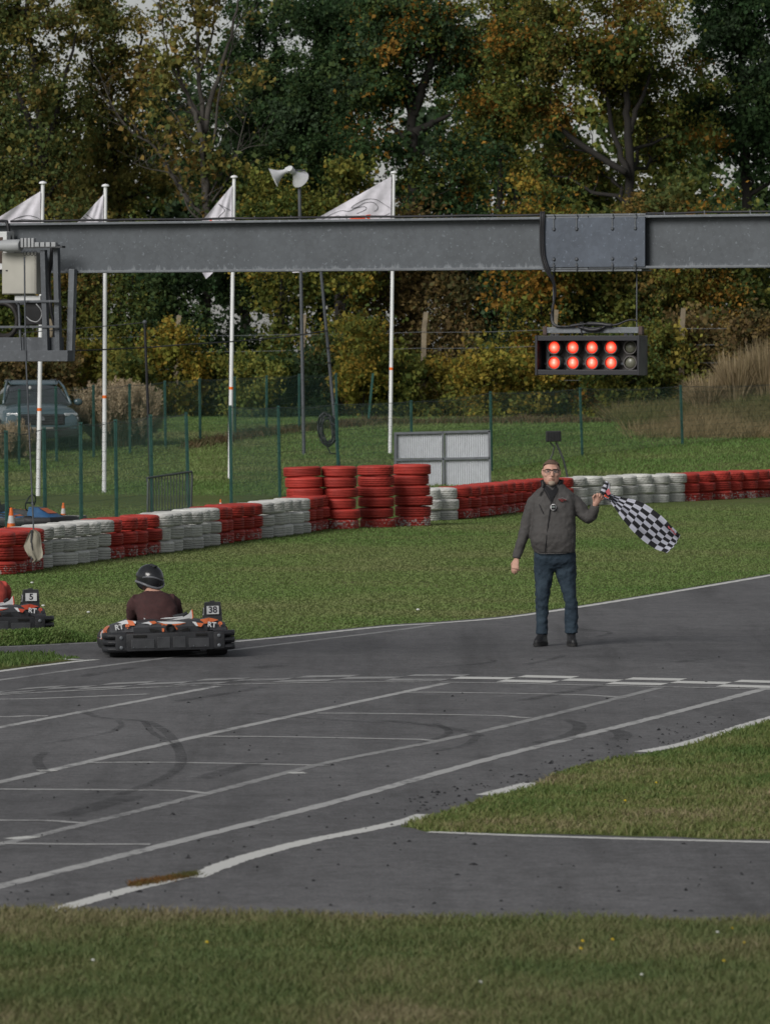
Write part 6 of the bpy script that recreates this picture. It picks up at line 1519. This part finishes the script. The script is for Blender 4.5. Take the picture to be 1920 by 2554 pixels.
# open stand collar and the black shirt inside
SHIRT = M('black shirt', (.010, .010, .012), .85)
c0 = q(415, 330)
cv = MB(); rings = []
for (zz, rx, ry, yo) in ((-.02, .100, .092, .012), (.02, .095, .088, .016), (.05, .098, .090, .022), (.072, .104, .094, .028)):
    rings.append([(c0.x + .004 + rx * math.sin(t), yo - ry * math.cos(t), c0.z + zz + .02 * (1 - math.cos(t)) * .6) for t in np.linspace(R(38), R(322), 25)])
A = [list(map(Vector, r_)) for r_ in rings]
vv = [p for r_ in A for p in r_]; ff = [(i * 25 + k_, i * 25 + k_ + 1, (i + 1) * 25 + k_ + 1, (i + 1) * 25 + k_) for i in range(3) for k_ in range(24)]
co = cv.add(vv, ff).build('collar', SHIRT, man, smooth=True); so = co.modifiers.new('cloth', 'SOLIDIFY'); so.thickness = .012
MB().add([q(280, 362, -.115), q(340, 290, -.075), q(332, 250, -.04), q(322, 330, -.112), q(306, 380, -.124)], [(0, 1, 2, 3), (0, 3, 4)]).build('collar_flap', JACK, man)
for o_ in (man.children[-1],): o_.modifiers.new('cloth', 'SOLIDIFY').thickness = .008
V_ = [q(340, 330, -.085), q(372, 300, -.070), q(420, 340, -.098), q(455, 305, -.070), q(475, 325, -.080), q(440, 390, -.125), q(408, 455, -.146), q(378, 400, -.132)]
MB().add(V_, [(0, 1, 2, 7), (2, 3, 4, 5), (7, 2, 5, 6)]).build('shirt_front', SHIRT, man); man.children[-1].modifiers.new('cloth', 'SOLIDIFY').thickness = .006
zp = [q(408, 455, -.150), q(398, 510, -.162), q(385, 600, -.174), q(372, 700, -.186), q(362, 800, -.190), q(352, 895, -.168)]
MB().tube([Vector(p) for p in catmull([tuple(p) for p in zp], 4)], .0045, 6).build('zip', BLACK, man, smooth=True)
MB().tube([q(300, 465, -.138), q(318, 510, -.150), q(340, 552, -.160)], .0035, 5).build('chest_pocket_zip', BLACK, man)
LOGO = M('red embroidery', (.20, .04, .04), .7); LOGW = M('grey embroidery', (.20, .17, .17), .7)
def on_chest(zx, zy): return q(zx, zy, -.1415 - .022 * max(0.0, min(1, (zy - 390) / 150)) + .35 * max(0, (zx - 470) / 911.0) ** 1.0 * .35)
for P, m_ in (([(470, 415), (510, 408), (548, 424)], LOGW), ([(478, 425), (500, 430), (520, 428)], LOGO), ([(500, 420), (522, 430), (515, 440), (490, 436)], LOGO), ([(470, 416), (490, 424), (505, 418)], LOGO), ([(520, 422), (545, 428), (530, 434)], LOGO)):
    MB().tube([on_chest(*p) for p in P], .0042, 5).build('chest_logo', m_, man)
MB().tube([q(262, 893, -.03), q(300, 905, -.135), q(352, 908, -.158), q(440, 908, -.165), q(540, 906, -.14), q(625, 890, -.03)], .006, 6).build('hem', JACK, man)
sw_ = thing('stopwatch', 'white and black stopwatch hanging on the chest of the man with the flag', 'stopwatch', (mp_.x, mp_.y, .008))
c_ = q(427, 492, -.172)
MB().ball(c_, (.030, .012, .034), 16, 10).build('case', M('white stopwatch case', (.62, .62, .62), .35), sw_, smooth=True); MB().box(c_ + Vector((0, -.011, .002)), (.040, .006, .044), None, .008).build('face', BLACK, sw_)
MB().box(c_ + Vector((0, -.0145, .004)), (.028, .003, .016)).build('display', M('lcd grey', (.22, .25, .24), .3), sw_)
MB().tube([c_ + Vector((0, 0, .03)), q(405, 440, -.155), q(385, 380, -.13), q(355, 330, -.10)], .0022, 5).tube([c_ + Vector((0, 0, .03)), q(425, 440, -.155), q(450, 380, -.13), q(470, 330, -.09)], .0022, 5).build('lanyard', BLACK, sw_)
# jeans
t = MB()
t.ellipses([row(255, 640, 985, .135, .0), row(256, 636, 930, .138, -.005), row(262, 628, 890, .135, -.005)], 28, 2.4)
t.ellipses([row(300, 600, 1062, .07, .012), row(262, 636, 1035, .105, .010), row(256, 640, 1005, .125, .005), row(255, 640, 980, .135, .0)], 28, 2.4)
for P in ([(262, 440, 990, .115, .005), (257, 437, 1040, .104, .008), (262, 430, 1110, .098, .008), (270, 414, 1200, .090, .0), (272, 396, 1290, .080, -.012), (270, 388, 1340, .076, -.012), (272, 388, 1400, .074, .0), (276, 386, 1500, .070, .012), (280, 384, 1590, .068, .012), (278, 386, 1640, .072, .006)],
          [(440, 636, 990, .115, .005), (442, 640, 1040, .106, .008), (455, 636, 1110, .100, .008), (488, 634, 1200, .090, .0), (516, 638, 1290, .080, -.012), (530, 650, 1340, .076, -.012), (536, 654, 1400, .074, .0), (536, 656, 1500, .070, .012), (538, 654, 1590, .066, .012), (536, 656, 1630, .072, .006)]):
    t.ellipses([row(a, c, zy, d, yo) for (a, c, zy, d, yo) in P], 20, 2.2)
remesh(t.build('jeans', JEAN, man), .0085, 4, .5, (.062, .028))
# shoes
SHOE = M('black trainer leather', (.018, .018, .020), .5, var=.3, scale=25, bs=.3); SOLE = M('dark sole', (.03, .03, .03), .8); LACE = M('pale lace', (.30, .30, .29), .8)
for (zx, zy, ang, w) in ((318, 1744, R(-24), .05), (600, 1738, R(6), .05)):
    base = q(zx, zy); base.z = 0
    s = MB(); s.ellipses([(0, 0, .008, .046, .135), (0, 0, .030, .048, .138), (0, .004, .055, .044, .126), (0, .03, .085, .042, .09), (0, .055, .11, .045, .065), (0, .06, .14, .045, .06)], 20, 2.3)
    sh = remesh(s.build('shoe', SHOE, man), .008, 3); sh.location = (base.x, base.y - .03, .012); sh.rotation_euler = (0, 0, ang)
    MB().ellipses([(0, 0, -.012, .048, .140), (0, 0, .016, .051, .143)], 24, 2.4).build('sole', SOLE, sh, smooth='auto')
    for k_ in range(4): MB().tube([(-.028, -.055 + k_ * .026, .066 + k_ * .011), (0, -.060 + k_ * .026, .076 + k_ * .011), (.028, -.052 + k_ * .026, .066 + k_ * .011)], .0035, 5).build('lace', LACE, sh)

# the chequered flag: a cloth streaming from the gathered corner in his fist
up_e = [(952, 378), (1060, 408), (1220, 448), (1380, 555), (1500, 672), (1572, 745)]; lo_e = [(925, 425), (985, 510), (1085, 645), (1200, 765), (1335, 862), (1445, 902)]
UE = catmull(up_e, 8); LE = catmull(lo_e, 8); NU, NV = len(UE) - 1, 36
cf = thing('chequered_flag', 'black and white chequered flag streaming from the raised hand', 'flag', (mp_.x, mp_.y, .008))
FLY = -.12
def fpos(i, jv, lift=0.0):
    u = i / NU; v = jv / NV; a, c = UE[i], LE[i]; w = min(1.0, .25 + u * 1.6)
    endc = 18 * math.sin(math.pi * v) * max(0, u - .8) * 5
    x_ = a[0] + (c[0] - a[0]) * v + endc * .8; y_ = a[1] + (c[1] - a[1]) * v + endc * .5
    # folds: a long soft one down the middle, tight ones near the hand and along both edges
    d = .05 * math.sin(v * 5.2 + .5) * w + .022 * math.sin(v * 13 + u * 5) * (1.25 - u) + .03 * math.sin(u * 7 + v * 2.0) + .018 * math.sin(v * 22 + 1.5) * (1 if v < .12 or v > .86 else .25)
    return q(x_, y_, FLY + d - lift)
me = bpy.data.meshes.new('cloth'); vv = [fpos(i, k_) for i in range(NU + 1) for k_ in range(NV + 1)]; ff = [(i * (NV + 1) + k_, (i + 1) * (NV + 1) + k_, (i + 1) * (NV + 1) + k_ + 1, i * (NV + 1) + k_ + 1) for i in range(NU) for k_ in range(NV)]
me.from_pydata(vv, [], ff); me.update(); uvl = me.uv_layers.new(name='UVMap')
for p in me.polygons:
    p.use_smooth = True
    for li in p.loop_indices:
        vi = me.loops[li].vertex_index; i, k_ = divmod(vi, NV + 1); v = k_ / NV
        v2 = .5 + (v - .5) * 1.0 + .030 * math.sin((v - .5) * 2 * math.pi)       # cloth gathered at the edges
        uvl.data[li].uv = (i / NU * 11.0 + .2, v2 * 7.0)
def flag_mat():
    m, n, l, b = new_mat('chequered cloth'); uv = n.new('ShaderNodeUVMap'); ck = n.new('ShaderNodeTexChecker'); ck.inputs['Scale'].default_value = 1.0
    ck.inputs['Color1'].default_value = (.56, .57, .66, 1); ck.inputs['Color2'].default_value = (.017, .017, .022, 1); l.new(uv.outputs[0], ck.inputs['Vector']); l.new(ck.outputs['Color'], b.inputs['Base Color']); b.inputs['Roughness'].default_value = .8
    tr_ = n.new('ShaderNodeBsdfTranslucent'); l.new(ck.outputs['Color'], tr_.inputs['Color']); mx = n.new('ShaderNodeMixShader'); mx.inputs[0].default_value = .2
    l.new(b.outputs[0], mx.inputs[1]); l.new(tr_.outputs[0], mx.inputs[2]); l.new(mx.outputs[0], n['Material Output'].inputs['Surface']); return m
CHK = flag_mat(); me.materials.append(CHK); link('cloth', me, cf)
# gathered corner above the fist: a small twisted cone, and the stick inside
def cone_cloth(name, P0, P1, r0, r1, us, vs_, ph):
    ax = (P1 - P0); n_ = 18; me = bpy.data.meshes.new(name); V, Fc = [], []
    d = ax.normalized(); a = d.cross(Vector((0, 1, 0))).normalized(); c = d.cross(a)
    for i in range(9):
        t = i / 8; r_ = r0 + (r1 - r0) * t
        for k_ in range(n_ + 1):
            th = 2 * math.pi * k_ / n_ + ph; rr_ = r_ * (1 + .22 * math.sin(th * 3 + t * 3)); V.append(P0 + ax * t + a * rr_ * math.cos(th) + c * rr_ * .7 * math.sin(th))
    for i in range(8):
        for k_ in range(n_): Fc.append((i * (n_ + 1) + k_, i * (n_ + 1) + k_ + 1, (i + 1) * (n_ + 1) + k_ + 1, (i + 1) * (n_ + 1) + k_))
    me.from_pydata(V, [], Fc); me.update(); uvl = me.uv_layers.new(name='UVMap')
    for p in me.polygons:
        p.use_smooth = True
        for li in p.loop_indices: i, k_ = divmod(me.loops[li].vertex_index, n_ + 1); uvl.data[li].uv = (i / 8 * us, k_ / n_ * vs_ + .25)
    me.materials.append(CHK); return link(name, me, cf)
cone_cloth('gathered_corner', q(868, 372, FLY - .01), q(912, 262, FLY - .01), .026, .014, 5.5, .8, 0)
cone_cloth('gathered_corner', q(905, 400, FLY + .01), q(928, 280, FLY + .01), .042, .012, 2.0, 3.0, 1.0)
cone_cloth('gathered_corner', q(858, 385, FLY), q(960, 415, FLY + .01), .022, .036, 3.0, 3.0, .6)
PINK = M('red flag print', (.55, .12, .14), .8)
MB().add([q(895, 350, FLY - .05), q(925, 320, FLY - .045), q(942, 372, FLY - .045), q(915, 385, FLY - .052)], [(0, 1, 2, 3)]).build('corner_print', PINK, cf)
for P in ([(880, 392), (905, 398), (922, 410)], [(885, 380), (900, 388)]): MB().tube([q(*p, FLY - .045) for p in P], .006, 5).build('corner_print', M('red print', (.72, .085, .03), .7), cf)
for (i, k_) in ((30, 3), (32, 3), (34, 4)): MB().tube([fpos(i, k_, .006), fpos(i + 1, k_ + 1, .006), fpos(i + 2, k_, .006)], .006, 5).build('edge_print', PINK, cf)
MB().tube([q(835, 452, FLY + .005), q(862, 385, FLY), q(910, 262, FLY - .005)], .0075, 8).build('stick', M('pale wooden stick', (.35, .25, .15), .6), cf)
